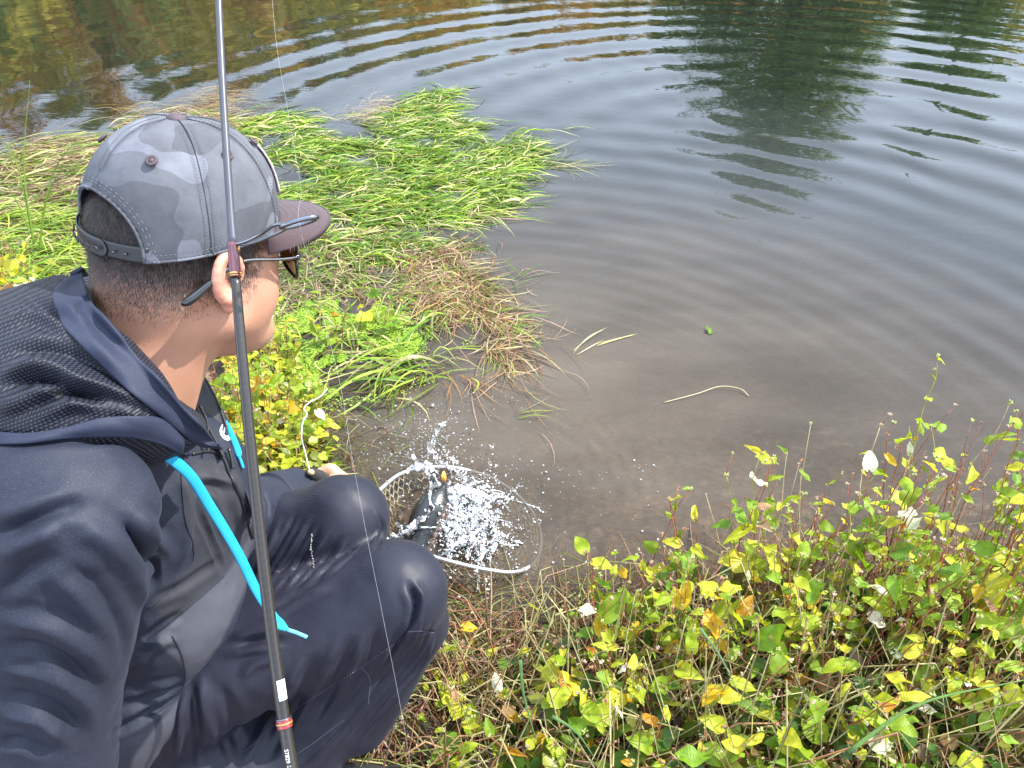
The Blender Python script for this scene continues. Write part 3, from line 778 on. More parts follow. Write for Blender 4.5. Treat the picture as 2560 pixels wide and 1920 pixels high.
# ================================================================== SUNGLASSES
M_frame = simple('glossy_black_frame', (.015, .015, .017), .12, coat=.5)
M_gun = simple('gunmetal', (.25, .24, .24), .2, metal=1.)
n = N('amber_lens'); n.b.inputs['Base Color'].default_value = (.30, .12, .015, 1); n.b.inputs['Roughness'].default_value = .05
n.b.inputs['Transmission Weight'].default_value = .35; n.b.inputs['Metallic'].default_value = .35; M_lens = n.m
sg_ = mk('sunglasses', *tube(H2W([(-.012, .112, -.004), (0, .115, -.001), (.012, .112, -.004)]), .0022, 8), M_gun, person)
for s_ in (-1, 1):
    th_ = np.linspace(0, 2*np.pi, 40, endpoint=False)
    def lp(r, bow=0.):
        cx, cz = s_*.041, -.026
        x = cx+r*.030*np.sign(np.cos(th_))*np.abs(np.cos(th_))**.8; z = cz+r*.023*np.sign(np.sin(th_))*np.abs(np.sin(th_))**.8
        return np.stack([x, .116-(np.abs(x)/.09)**2*.040+bow, z], -1)
    lv = [lp(1.)]+[lp(r, .0025*(1-r*r)) for r in (.8, .55, .3, .08)]
    V_ = np.concatenate(lv); f_ = grid_faces(5, 40, False, True); V2, F2 = solid(V_, f_, .0015)
    mk('lens', H2W(V2), F2, M_lens, sg_)
    mk('rim', *[a if i else H2W(a) for i, a in enumerate(tube(lp(1.02), .0016, 7, closed=True))], M_frame, sg_)
    hp = [(s_*.070, .096, -.012), (s_*.076, .084, -.010), (s_*.079, .06, -.006), (s_*.079, .02, .002), (s_*.080, .0, .002)]
    mk('temple', *[a if i else H2W(a) for i, a in enumerate(tube(smooth_path(hp, 20), .0021, 8))], M_gun, sg_)
    mk('hinge', *[a if i else H2W(a) for i, a in enumerate(tube([(s_*.069, .097, -.0125), (s_*.076, .085, -.0105)], .0034, 8))], M_frame, sg_)
    tp = smooth_path([(s_*.0815, .01, .003), (s_*.084, -.012, .0), (s_*.0885, -.035, -.008), (s_*.087, -.055, -.020), (s_*.083, -.066, -.027)], 22)
    rr_ = np.interp(np.linspace(0, 1, 22), [0, .35, .75, .93, 1], [.0022, .0030, .0052, .0042, .0012])
    tv, tf = tube(tp, rr_, 10); mk('temple_tip', H2W(tv), tf, M_frame, sg_)
# ================================================================== CLOTHES
def cloth(name, c, hi, rough, rib, mesh=False, var=.1, spark=.0, panels=None):
    n = N(name); b = n.b
    w = n.new('TexWave'); w.bands_direction = 'Z'; w.inputs['Scale'].default_value = rib; w.inputs['Distortion'].default_value = .4; n.lk(n.coord(rot=(.25, .3, 0)), w.inputs['Vector'])
    w2 = n.new('TexWave'); w2.bands_direction = 'X'; w2.inputs['Scale'].default_value = rib*1.1; n.lk(n.coord(rot=(.2, .1, .3)), w2.inputs['Vector'])
    big = n.noise(5, 4, n.coord()); base = n.ramp(big, [(.3, tuple(x*(1-var) for x in c)), (.7, tuple(x*(1+var) for x in c))])
    if panels:
        pa = n.new('VertexColor', layer_name='Col'); ps = n.new('SeparateColor'); n.lk(pa.outputs[0], ps.inputs[0])
        base = n.mix(ps.outputs['Red'], base, panels[0]); base = n.mix(ps.outputs['Green'], base, panels[1])
    sp = n.noise(900, 1, n.coord()); base = n.mix(n.ramp(sp, [(.56, (0, 0, 0)), (.75, (spark+.12,)*3)]), base, hi)
    if mesh:
        hol = n.math('MULTIPLY', w.outputs[1], w2.outputs[1]); hm = n.ramp(hol, [(.12, (1, 1, 1)), (.35, (0, 0, 0))])
        base = n.mix(hm, base, (.004, .004, .006)); hh = hol
    else: hh = w.outputs[1]
    n.lk(base, b.inputs['Base Color']); b.inputs['Roughness'].default_value = rough
    b.inputs['Sheen Weight'].default_value = .04; b.inputs['Sheen Roughness'].default_value = .45; b.inputs['Sheen Tint'].default_value = (.55, .6, .8, 1)
    b.inputs['Specular IOR Level'].default_value = .28
    n.lk(n.bump(hh, .55 if mesh else .28, .0012 if mesh else .0005, n.bump(n.noise(28, 4, n.coord()), .25, .004)), b.inputs['Normal'])
    return n.m
M_jacket = cloth('navy_knit', (.013, .016, .028), (.075, .085, .13), .6, 300, spark=.25, panels=((.026, .027, .032), (.060, .062, .074)))
M_hoodm = cloth('navy_mesh_fabric', (.020, .024, .042), (.12, .13, .19), .5, 100, mesh=True, spark=.3)
M_band = cloth('navy_hem_cloth', (.016, .021, .042), (.08, .09, .14), .62, 380, spark=.15)
M_pants = cloth('navy_track_cloth', (.013, .014, .024), (.07, .07, .10), .48, 170, spark=.12)
M_panel = cloth('charcoal_cloth', (.026, .027, .032), (.10, .10, .12), .6, 300)
M_hem = cloth('grey_lining_cloth', (.060, .062, .074), (.14, .14, .17), .7, 300)
M_zip = simple('black_zip', (.018, .018, .022), .35, bump=(400, .4, .0006))

def pip(px, py, poly):
    poly = np.asarray(poly, float); ins = np.zeros(len(px), bool); n = len(poly)
    for i in range(n):
        x1, y1 = poly[i]; x2, y2 = poly[(i+1) % n]
        c = ((y1 > py) != (y2 > py)) & (px < (x2-x1)*(py-y1)/((y2-y1) if y2 != y1 else 1e-9)+x1); ins ^= c
    return ins

# ---- trousers
s = SDF((-.86, .38, .06), (-.04, .95, .72), .0062)
s.cone(H1, K1, .112, .070, .03); s.cone(H2, K2, .108, .066, .025)
s.cone((-.62, .58, .36), (-.64, .74, .37), .12, .12, .05); s.ell((-.66, .66, .36), (.14, .18, .14), .05)
s.cone(K1+Vector((-.01, 0, -.02)), A1, .067, .060, .03); s.cone(K2+Vector((-.01, 0, -.02)), A2, .062, .058, .03)
s.cone(P(1040, 1560, 1.12), P(900, 1800, 1.20), .050, .05, .03); s.cone(P(450, 1900, 1.14), P(700, 1900, 1.20), .10, .09, .04)
s.ell(K1+Vector((.004, 0, .006)), (.070, .068, .070), .02); s.ell(K2+Vector((.004, 0, .006)), (.066, .064, .068), .02)
tV, tF = s.mesh(); tV = relax(tV, tF, 3); tV, tF = subdiv(tV, tF); tV = relax(tV, tF, 1)
B0 = bvh(tV, tF)
folds = [
 # far thigh
 ([(775, 1295), (730, 1370), (668, 1470)], .006, .007), ([(800, 1320), (752, 1400), (690, 1480)], .005, -.007), ([(818, 1335), (772, 1410), (705, 1482)], .006, .007),
 ([(855, 1340), (800, 1410), (735, 1475)], .005, -.006), ([(872, 1350), (825, 1410), (760, 1465)], .005, .006), ([(900, 1365), (860, 1405), (800, 1450)], .005, .005), ([(745, 1280), (700, 1360), (650, 1440)], .006, -.006),
 ([(700, 1300), (668, 1380), (640, 1450)], .007, .006), ([(950, 1290), (958, 1330), (938, 1375)], .006, -.006), ([(935, 1270), (948, 1320), (925, 1372)], .004, .003),
 # near thigh: crotch and draping
 ([(690, 1520), (760, 1475), (840, 1430)], .009, -.006), ([(660, 1555), (740, 1505), (830, 1468)], .008, .006), ([(590, 1620), (650, 1600), (720, 1600)], .008, -.008), ([(570, 1600), (640, 1575), (705, 1560)], .008, .007),
 ([(560, 1640), (630, 1625), (700, 1630)], .010, .006),
 ([(500, 1690), (520, 1800), (560, 1920)], .010, .008), ([(480, 1720), (490, 1810), (500, 1915)], .007, -.009), ([(455, 1740), (450, 1820), (440, 1910)], .008, .009), ([(540, 1700), (580, 1790), (600, 1900)], .012, -.006),
 ([(760, 1640), (690, 1770), (610, 1915)], .011, .009), ([(790, 1650), (735, 1770), (665, 1910)], .011, -.008), ([(850, 1590), (800, 1700), (720, 1860)], .010, .007), ([(880, 1600), (840, 1700), (780, 1820)], .009, -.007),
 ([(915, 1580), (880, 1670), (830, 1780)], .008, .006), ([(945, 1570), (925, 1650), (880, 1740)], .007, -.006), ([(975, 1580), (955, 1650), (900, 1760)], .007, .006),
 ([(1022, 1462), (1040, 1500), (1028, 1560), (990, 1620), (950, 1680)], .0055, -.013), ([(1035, 1455), (1056, 1500), (1044, 1570), (1010, 1640)], .006, .008), ([(1005, 1470), (1020, 1520), (1005, 1580)], .008, .005),
 ([(1080, 1560), (1040, 1640), (960, 1740), (880, 1840)], .006, -.008), ([(1065, 1590), (1020, 1660), (930, 1770)], .006, .006), ([(1085, 1590), (1058, 1660), (980, 1750), (900, 1850)], .006, .007),
 ([(1040, 1590), (1065, 1580), (1088, 1582)], .004, -.004), ([(600, 1700), (640, 1660), (700, 1650)], .010, .005), ([(990, 1660), (900, 1780), (800, 1900)], .009, -.008), ([(950, 1690), (860, 1800), (760, 1910)], .008, .007),
]
tV = sculpt(tV, tF, [(p_, w_, h_*.8) for p_, w_, h_ in folds], B0)
Nn = vnormals(tV, tF); q = tV@np.array([[1, .3, 0], [.2, 1, 0], [0, .2, .45]]); tV = tV+Nn*(vnoise(q, 17, 31)*.0018+vnoise(q, 34, 33)*.0009+vnoise(tV, 60, 32)*.0005)[:, None]
trousers = mk('trousers', tV, tF, M_pants, person)
BT = bvh(tV, tF)
def on(B, pts, n=40, off=.001, dflt=1.0):
    q = smooth_path([(a, b, 0) for a, b in pts], n); out = []
    cdir = Vector((0, 0, CAMZ))
    for a, b, _ in q:
        h = cast(B, a, b)
        if h is None: continue
        out.append(np.array(h+(cdir-h).normalized()*off))
    return np.array(out)
g = Geo()   # seams and pocket stitching
for pts in ([(1000, 1600), (900, 1670), (790, 1740), (690, 1810), (610, 1880)], [(905, 1670), (925, 1700), (920, 1760)], [(1020, 1580), (1050, 1578), (1085, 1582)], [(860, 1800), (780, 1860), (720, 1900)]):
    L = on(BT, pts, 120, .0006)
    for j in range(0, len(L)-1, 2):
        if np.linalg.norm(L[j+1]-L[j]) < .02: g.add(*tube(L[j:j+2], .0005, 4))
L = on(BT, [(780, 1335), (778, 1370), (785, 1420)], 30, .001)
prop(g.make('stitching', simple('slate_thread', (.10, .10, .15), .7), trousers), kind='stuff')
g = Geo()   # pale dried splash of mud on the far thigh
for p in L: g.add(*tube([p, p+rng.normal(size=3)*.001], rng.uniform(.0004, .0010), 5))
g.make('mud_speck', simple('dry_mud', (.35, .33, .33), .9), trousers)

# ---- shoes
M_boot = simple('black_rubber', (.02, .02, .02), .4)
for A_ in (A1, A2):
    s = SDF((A_.x-.12, A_.y-.07, .03), (A_.x+.26, A_.y+.07, .28), .006)
    s.cone(A_+Vector((.0, 0, .05)), A_+Vector((-.005, 0, -.03)), .050, .048, .02); s.cone(A_+Vector((-.01, 0, -.06)), A_+Vector((.17, 0, -.075)), .046, .042, .03)
    s.ell(A_+Vector((.08, 0, -.10)), (.14, .046, .018), .01); v_, f_ = s.mesh(); mk('boot', relax(v_, f_, 2), f_, M_boot, person)

# ---- jacket shell: trunk, shoulders, sleeves
s = SDF((-.90, .24, .20), (-.10, 1.02, 1.05), .0066)
s.ell((-.53, .66, .70), (.155, .165, .19), .05)
s.ell((-.495, .67, .72), (.118, .12, .14), .05)                    # chest
s.ell((-.53, .645, .56), (.150, .15, .15), .06)                    # belly
s.ell((-.60, .655, .43), (.150, .165, .14), .05)                   # seat of the jacket
s.cone((-.50, .60, .88), (-.46, .50, .87), .075, .075, .04); s.cone((-.54, .72, .84), LS, .07, .062, .04)
s.cone(RS, RE, .080, .068, .03); s.cone(RE, RW, .066, .045, .03)
s.cone(LS, LE, .062, .058, .03); s.cone(LE, LE.lerp(LW, .72), .054, .044, .02)
s.ell(P(545, 1200, .98), (.045, .05, .07), .04)
s.ell(P(320, 1700, 1.03), (.098, .11, .10), .04); s.ell(P(420, 1520, 1.01), (.09, .09, .08), .04); s.ell(P(200, 1850, 1.03), (.10, .11, .10), .04)
s.ell((-.475, .705, 1.0), (.05, .05, .09), .02, sub=True)
jV, jF = s.mesh(); jV = relax(jV, jF, 3); jV, jF = subdiv(jV, jF); jV = relax(jV, jF, 1)
B0 = bvh(jV, jF)
folds = [
 ([(0, 1350), (60, 1310), (150, 1270), (215, 1265)], .010, -.010), ([(0, 1300), (80, 1265), (180, 1240)], .011, .008), ([(0, 1400), (70, 1355), (150, 1320)], .012, .009), ([(0, 1490), (70, 1430), (160, 1385)], .010, -.008),
 ([(180, 1290), (260, 1350), (330, 1430), (366, 1510)], .014, .010), ([(310, 1300), (345, 1350), (380, 1420), (385, 1480)], .008, -.014), ([(330, 1290), (385, 1340), (430, 1400)], .012, .009),
 ([(0, 1560), (90, 1560), (190, 1600), (270, 1680)], .012, .009), ([(0, 1620), (90, 1620), (180, 1660), (250, 1740)], .010, -.010), ([(0, 1680), (100, 1690), (200, 1740), (240, 1800)], .012, .009),
 ([(0, 1740), (80, 1750), (160, 1790), (210, 1850)], .010, -.009), ([(0, 1790), (90, 1805), (170, 1850)], .011, .009), ([(0, 1860), (60, 1860), (140, 1890)], .010, -.009),
 ([(170, 1400), (240, 1470), (300, 1570), (310, 1650)], .010, -.007), ([(120, 1430), (200, 1500), (260, 1600)], .012, .007),
 ([(450, 1180), (475, 1260), (470, 1350), (440, 1440)], .010, .007), ([(490, 1260), (520, 1330), (550, 1400), (560, 1440)], .006, -.008), ([(520, 1220), (555, 1290), (585, 1360)], .010, .006), ([(600, 1230), (610, 1290), (625, 1350)], .007, -.005),
 ([(560, 1230), (520, 1215), (480, 1225)], .008, -.006), ([(590, 1210), (540, 1195), (500, 1190)], .008, .006),
 ([(380, 1500), (430, 1480), (500, 1440), (560, 1400)], .010, -.006), ([(340, 1620), (400, 1570), (460, 1530)], .010, -.009), ([(330, 1680), (390, 1620), (440, 1590)], .012, .008),
 ([(300, 1750), (380, 1720), (450, 1700)], .010, .008), ([(270, 1840), (350, 1800), (440, 1740)], .009, -.009), ([(290, 1800), (370, 1760), (450, 1720)], .010, .006),
 ([(0, 1130), (120, 1105), (260, 1100), (400, 1110), (480, 1150)], .010, -.007),
 ([(655, 1225), (668, 1260), (672, 1300)], .004, -.004), ([(685, 1222), (700, 1260), (702, 1285)], .004, .004), ([(640, 1225), (650, 1265), (655, 1300)], .004, .004),
]
jV = sculpt(jV, jF, [(p_, w_, h_*.72) for p_, w_, h_ in folds], B0)
Nn = vnormals(jV, jF); jV = jV+Nn*(vnoise(jV*np.array([1, 1, .6]), 13, 41)*.003+vnoise(jV*np.array([1, 1, .5]), 32, 42)*.0026+vnoise(jV, 62, 43)*.0009)[:, None]
px, py = pixn(jV); dcam = jV[:, 1]*cP-(jV[:, 2]-CAMZ)*sP
def pmask(poly, soft=5.):
    q = np.stack([px, py], 1); e = smooth_path([(a, b_, 0) for a, b_ in poly+[poly[0]]], len(poly)*8)[:, :2]
    d, _ = seg_dist(q, e); return np.clip(.5+np.where(pip(px, py, e), d, -d)/(2*soft), 0, 1)
mp = pmask([(452, 1178), (520, 1150), (600, 1190), (625, 1330), (560, 1440), (440, 1545), (385, 1500), (478, 1410), (482, 1360), (462, 1290)])
hemp = [(632, 1330), (560, 1440), (440, 1545), (395, 1600), (455, 1665), (462, 1725), (380, 1830), (330, 1920), (430, 1960), (500, 1700), (560, 1590), (640, 1400)]
mh = pmask(hemp)
jacket = mk('jacket', jV, jF, M_jacket, person, col=np.stack([mp, mh, mp*0], 1))
BJ = bvh(jV, jF)
g = Geo()
for pts in ([(452, 1178), (462, 1290), (482, 1360), (478, 1410), (420, 1480), (370, 1520)], [(560, 1440), (440, 1545), (370, 1600)], [(430, 1590), (455, 1640), (462, 1700), (440, 1745), (380, 1790)]):
    L = on(BJ, pts, 80, .0002)
    if len(L) > 3: g.add(*tube(L, .0011, 5))
g.make('seam', M_jacket, jacket)
def ribbon(L, w, th, side=None):
    """flat strap following L, facing the camera side"""
    L = np.asarray(L); n = len(L); T = np.gradient(L, axis=0); T /= np.linalg.norm(T, axis=1)[:, None]
    view = np.array([0, 0, CAMZ])-L; view /= np.linalg.norm(view, axis=1)[:, None]
    S_ = np.cross(T, view) if side is None else side; S_ /= np.linalg.norm(S_, axis=1)[:, None]; U_ = np.cross(S_, T)
    w = np.broadcast_to(w, (n,)); a = np.linspace(0, 2*np.pi, 10, endpoint=False)
    V = L[:, None]+(np.cos(a)[None, :, None]*S_[:, None])*w[:, None, None]/2+(np.sin(a)[None, :, None]*U_[:, None])*th/2
    V = V.reshape(-1, 3); f = grid_faces(n, 10, False, True)
    return np.concatenate([V, L[:1], L[-1:]]), [f, np.array([[n*10, (j+1) % 10, j] for j in range(10)]), np.array([[n*10+1, (n-1)*10+j, (n-1)*10+(j+1) % 10] for j in range(10)])]

def clamp_front(q, Bs, off):
    v = P(*q); o = Vector((0, 0, CAMZ)); d = (v-o)
    for B_ in Bs:
        h = B_.ray_cast(o, d.normalized())
        if h[0] is not None and (h[0]-o).length < d.length+off: d = d.normalized()*((h[0]-o).length-off)
    return o+d

# ---- hood: mesh-fabric pouch lying on the shoulders, solid hem band round the neck
s = SDF((-.86, .36, .72), (-.22, .98, 1.10), .0052)
s.ell(P(110, 960, .76), (.105, .105, .085), .03); s.ell(P(250, 990, .76), (.085, .085, .062), .04); s.ell(P(170, 860, .83), (.075, .09, .070), .04)
s.ell(P(30, 960, .82), (.10, .10, .085), .04); s.ell(P(370, 1060, .79), (.060, .060, .035), .03); s.ell(P(200, 780, .91), (.045, .08, .035), .03); s.ell(P(-120, 1060, .78), (.11, .11, .08), .04)
for d_, r_0 in ((.68, .047), (.74, .051), (.80, .055), (.86, .058), (.93, .06)): s.cone(P(322, 660, d_), P(560, 938, d_), r_0, r_0, .012, sub=True)
# hollow for the neck and head
s.cone(H2W([[0, -.03, -.02]])[0], H2W([[0, -.045, -.14]])[0], .094, .084, .01, sub=True)
s.cone(H2W([[0, -.045, -.14]])[0], H2W([[0, -.02, -.28]])[0], .084, .060, .01, sub=True)
oV, oF = s.mesh(); oV = relax(oV, oF, 3); oV, oF = subdiv(oV, oF); oV = relax(oV, oF, 1)
B0 = bvh(oV, oF)
folds = [
 ([(0, 935), (100, 915), (200, 950), (290, 985), (370, 1010)], .010, .010), ([(0, 965), (100, 945), (200, 985), (300, 1020)], .008, -.010), ([(20, 880), (120, 870), (220, 900), (300, 940)], .009, -.008),
 ([(80, 1050), (180, 1010), (280, 1010), (370, 1050)], .009, .007), ([(60, 1025), (160, 985), (260, 990), (350, 1030)], .007, -.008), ([(0, 1020), (90, 990), (180, 965)], .010, .008),
 ([(100, 720), (190, 790), (280, 890), (380, 990)], .010, .006), ([(60, 740), (150, 790), (230, 860)], .009, -.006), ([(0, 810), (80, 790), (170, 820), (260, 900)], .010, .006),
 ([(160, 700), (190, 760), (240, 830), (320, 930), (400, 1010)], .006, -.009),
]
oV = sculpt(oV, oF, folds, B0)
Nn = vnormals(oV, oF); oV = oV+Nn*(vnoise(oV, 16, 51)*.004+vnoise(oV, 36, 52)*.0012)[:, None]
hood = mk('hood', oV, oF, M_hoodm, jacket)
BH = bvh(oV, oF)
def sheet(name, A, B, mat, parent, th=.0022, n=60, m=12, bulge=.0, curl=0.):
    """cloth sheet between two 3D rails"""
    a = smooth_path(A, n); b_ = smooth_path(B, n); v = np.linspace(0, 1, m)[None, :, None]
    G_ = a[:, None]*(1-v)+b_[:, None]*v
    nn = np.cross(np.gradient(a, axis=0), b_-a); nn /= np.linalg.norm(nn, axis=1)[:, None]+1e-9
    vw = np.array([0, 0, CAMZ])-a; sg = np.sign((nn*vw).sum(1))[:, None]; nn = nn*sg
    G_ = G_+nn[:, None]*(bulge*np.sin(np.pi*v)-curl*v**2)
    V = G_.reshape(-1, 3); V = V+vnoise(V, 30, 61)[:, None]*.0012
    f = grid_faces(n, m); fn = np.cross(V[f[:, 2]]-V[f[:, 0]], V[f[:, 3]]-V[f[:, 1]])
    if (fn*(np.array([0, 0, CAMZ])-V[f].mean(1))).sum() < 0: f = f[:, ::-1]
    V2, F2 = solid(V, f, th); return mk(name, V2, F2, mat, parent)
def draped(name, A, B, Bs, mat, parent, off, rail=None, n=90, m=14, th=.003, bulge=.003):
    a = smooth_path([(x, y, 0) for x, y in A], n)[:, :2]; b_ = smooth_path([(x, y, 0) for x, y in B], n)[:, :2]
    o = Vector((0, 0, CAMZ)); D_ = np.full((n, m), np.nan); Rr = np.zeros((n, m, 3))
    for i in range(n):
        for j in range(m):
            v = j/(m-1); x, y = a[i]*(1-v)+b_[i]*v; d = (P(x, y, 1)-o).normalized(); Rr[i, j] = d
            hs = [h[0] for h in (B_.ray_cast(o, d) for B_ in Bs) if h[0] is not None]
            if hs: D_[i, j] = min((h-o).length for h in hs)-off
    if rail is not None:
        rp = smooth_path(rail, n); D_[:, 0] = np.linalg.norm(rp-np.array([0, 0, CAMZ]), axis=1)
    med = np.nanmedian(D_, axis=1)
    for i in range(n):
        for j in range(m):
            if np.isnan(D_[i, j]) or abs(D_[i, j]-D_[i, -1 if not np.isnan(D_[i, -1]) else 0]) > .06:
                D_[i, j] = np.nan
        ok = ~np.isnan(D_[i]); D_[i] = np.interp(np.arange(m), np.where(ok)[0], D_[i][ok]) if ok.any() else D_[i-1]
    for _ in range(10):
        Q = np.pad(D_, 1, mode='edge'); D2 = (Q[:-2, 1:-1]+Q[2:, 1:-1]+Q[1:-1, :-2]+Q[1:-1, 2:]+2*D_)/6; D_ = np.minimum(D2, D_+.0004)
    D_ = D_-bulge*np.sin(np.pi*np.linspace(0, 1, m))[None]
    V = (np.array([0, 0, CAMZ])+Rr*D_[:, :, None]).reshape(-1, 3); f = grid_faces(n, m); fn = np.cross(V[f[:, 2]]-V[f[:, 0]], V[f[:, 3]]-V[f[:, 1]])
    if (fn*(np.array([0, 0, CAMZ])-V[f].mean(1))).sum() < 0: f = f[:, ::-1]
    V2, F2 = solid(V, f, th); return mk(name, V2, F2, mat, parent)
inner0 = [P(228, 688, .93), P(205, 672, .90), P(212, 710, .855), P(232, 760, .815), P(280, 820, .775), P(335, 882, .752), P(395, 950, .755), P(455, 1020, .775), P(512, 1078, .82), P(556, 1125, .875)]
outer0 = [P(190, 684, .95), P(158, 700, .91), P(132, 735, .865), P(150, 800, .81), P(200, 862, .765), P(262, 925, .738), P(330, 985, .73), P(400, 1040, .745), P(450, 1082, .785), P(500, 1118, .85)]
def drop(q, B_, off, dflt=None):
    o = Vector((0, 0, CAMZ)); d = (q-o).normalized(); h = B_.ray_cast(o, d)
    if h[0] is None: return None
    L = (h[0]-o).length; return o+d*(L-off)
outer = []
for q in outer0:
    h = drop(q, BH, .008); outer.append(h if h is not None and (h-q).length < .12 else q)
inner = []
for q, w_ in zip(inner0, outer):
    o = Vector((0, 0, CAMZ)); k_ = ((w_-o).length+.004)/(q-o).length; inner.append(o+(q-o)*k_ if q is not inner0[0] else q)
band = draped('hood_band', [pix(q) for q in inner0], [pix(q) for q in outer0], (BH,), M_band, hood, .0065, inner)
# solid lower yoke of the hood
yo1 = [P(-60, 1075, .70), P(60, 1082, .688), P(160, 1068, .69), P(250, 1045, .695), P(330, 1040, .71), P(400, 1045, .735), P(450, 1085, .775), P(482, 1125, .83)]
yo2 = [P(-60, 1110, .708), P(60, 1110, .69), P(160, 1098, .69), P(250, 1094, .695), P(330, 1096, .708), P(400, 1112, .735), P(445, 1132, .78), P(476, 1140, .835)]
yo1_, yo2_ = yo1, yo2
yoke = draped('hood_yoke', [pix(q) for q in yo1_], [pix(q) for q in yo2_], (BH, BJ), M_band, hood, .006)
# far front edge of the open jacket with its zip, and black collar lining inside
lin1 = [P(436, 930, .94), P(470, 980, .93), P(500, 1030, .92), P(530, 1080, .915), P(560, 1140, .915)]
lin2 = [P(492, 918, .985), P(520, 965, .98), P(548, 1020, .975), P(572, 1090, .965), P(590, 1150, .955)]
lining = sheet('collar_lining', lin1, lin2, simple('black_jersey', (.018, .018, .022), .7, bump=(250, .5, .001)), jacket, bulge=-.01)
ch1 = [P(490, 915, .99), P(522, 965, .985), P(549, 1020, .978), P(573, 1090, .968), P(590, 1150, .958), P(608, 1210, .955), P(635, 1290, .96)]
ch2 = [P(498, 930, 1.03), P(533, 985, 1.03), P(566, 1060, 1.025), P(592, 1130, 1.02), P(608, 1180, 1.01), P(628, 1240, 1.0), P(650, 1310, 1.0)]
sheet('front_edge', ch1, ch2, M_jacket, jacket, bulge=.003)
lcol = [P(400, 968, .79), P(425, 1000, .80), P(470, 1050, .83), P(520, 1100, .875), P(556, 1140, .91)]
g = Geo(); zp = smooth_path([p+Vector((0, 0, .002)) for p in ch1[:6]], 90); g.add(*tube(zp, .0018, 6))
for j in range(0, 89): g.add(*tube([zp[j]+[-.0022, -.001, .0012], zp[j]+[.0022, -.001, .0012]], .0007, 4))
zp2 = smooth_path([P(500, 1015, .90), P(516, 1050, .905), P(520, 1090, .90), P(520, 1125, .895)], 40); g.add(*tube(zp2, .0012, 5))
for j in range(40): g.add(*tube([zp2[j]+[-.002, -.001, .001], zp2[j]+[.002, -.001, .001]], .0006, 4))
L = on(BJ, [(480, 1135), (520, 1128), (555, 1140), (575, 1185), (600, 1240), (618, 1290), (632, 1345)], 70, .0015)
if len(L) > 4: g.add(*tube(L, .0022, 6))
g.make('zip', M_zip, jacket)
pl = [P(572, 1120, .93), P(580, 1155, .93), P(582, 1172, .93)]
mk('zip_pull', *tube(smooth_path(pl, 10), .0022, 6), M_zip, jacket)
# small white mark printed on the far chest panel
M_white = simple('white_print', (.8, .8, .8), .6)
g = Geo(); q = smooth_path([clamp_front(k_+(.99,), (BJ,), .002) for k_ in [(556, 1062), (552, 1075), (556, 1088), (566, 1096), (573, 1094)]], 16) if 1 else smooth_path([P(556, 1062, .966), P(552, 1075, .966), P(556, 1088, .966), P(566, 1096, .966), P(573, 1094, .966)], 16); g.add(*ribbon(q, np.linspace(.0015, .007, 16), .001))
q = smooth_path([clamp_front(k_+(.99,), (BJ,), .002) for k_ in [(561, 1070), (560, 1080), (553, 1090)]], 10); g.add(*ribbon(q, np.linspace(.001, .002, 10), .001)); g.make('chest_mark', M_white, jacket)

# ---- cyan drawstrings
n = N('cyan_lace'); b = n.b
w = n.new('TexWave'); w.inputs['Scale'].default_value = 260; w.bands_direction = 'DIAGONAL'; n.lk(n.coord(), w.inputs['Vector'])
n.lk(n.ramp(w.outputs[1], [(.2, (.0, .26, .47)), (.7, (.01, .42, .68))]), b.inputs['Base Color']); b.inputs['Roughness'].default_value = .7
n.lk(n.bump(w.outputs[1], .6, .001), b.inputs['Normal']); M_lace = n.m
key = [(384, 1122, .760), (430, 1148, .765), (478, 1192, .785), (520, 1258, .81), (560, 1322, .83), (600, 1392, .85), (636, 1466, .87), (664, 1512, .88), (690, 1552, .885), (718, 1574, .885)]
lace = smooth_path([clamp_front(k_, (BJ, BT), .006) for k_ in key], 60)
ls = mk('drawstring', *ribbon(lace, np.interp(np.linspace(0, 1, 60), [0, .1, .8, .93, 1], [.010, .0115, .0105, .0125, .005]), .0035), M_lace, jacket)
ag = smooth_path([lace[-1], clamp_front((742, 1582, .885), (BJ, BT), .005), clamp_front((768, 1593, .885), (BJ, BT), .004)], 8)
mk('aglet', *tube(ag, .0022, 8), simple('cyan_plastic', (.12, .55, .72), .3), ls)
l2 = smooth_path([clamp_front(k_+(1.0,), (BJ,), .006) for k_ in [(536, 1010), (556, 1045), (578, 1085), (594, 1125), (598, 1142)]], 30)
ls2 = mk('drawstring', *ribbon(l2, np.interp(np.linspace(0, 1, 30), [0, .8, 1], [.006, .0085, .006]), .0035), M_lace, jacket)
mk('aglet', *tube(smooth_path([clamp_front(k_+(1.0,), (BJ,), .006) for k_ in [(598, 1142), (604, 1158), (608, 1170)]], 8), .002, 8), M_lace, ls2)
# left cuff
g = Geo(); c0 = np.array(LE.lerp(LW, .80)); c1 = np.array(LE.lerp(LW, .86)); v_, f_ = tube(np.array([np.array(LE.lerp(LW, t)) for t in np.linspace(.5, .92, 14)]), np.interp(np.linspace(0, 1, 14), [0, 1], [.050, .046]), 40)
mk('cuff', v_+(vnoise(v_, 45, 71)*.0022)[:, None]*vnoise(v_, 10, 72)[:, None], f_, M_jacket, jacket)
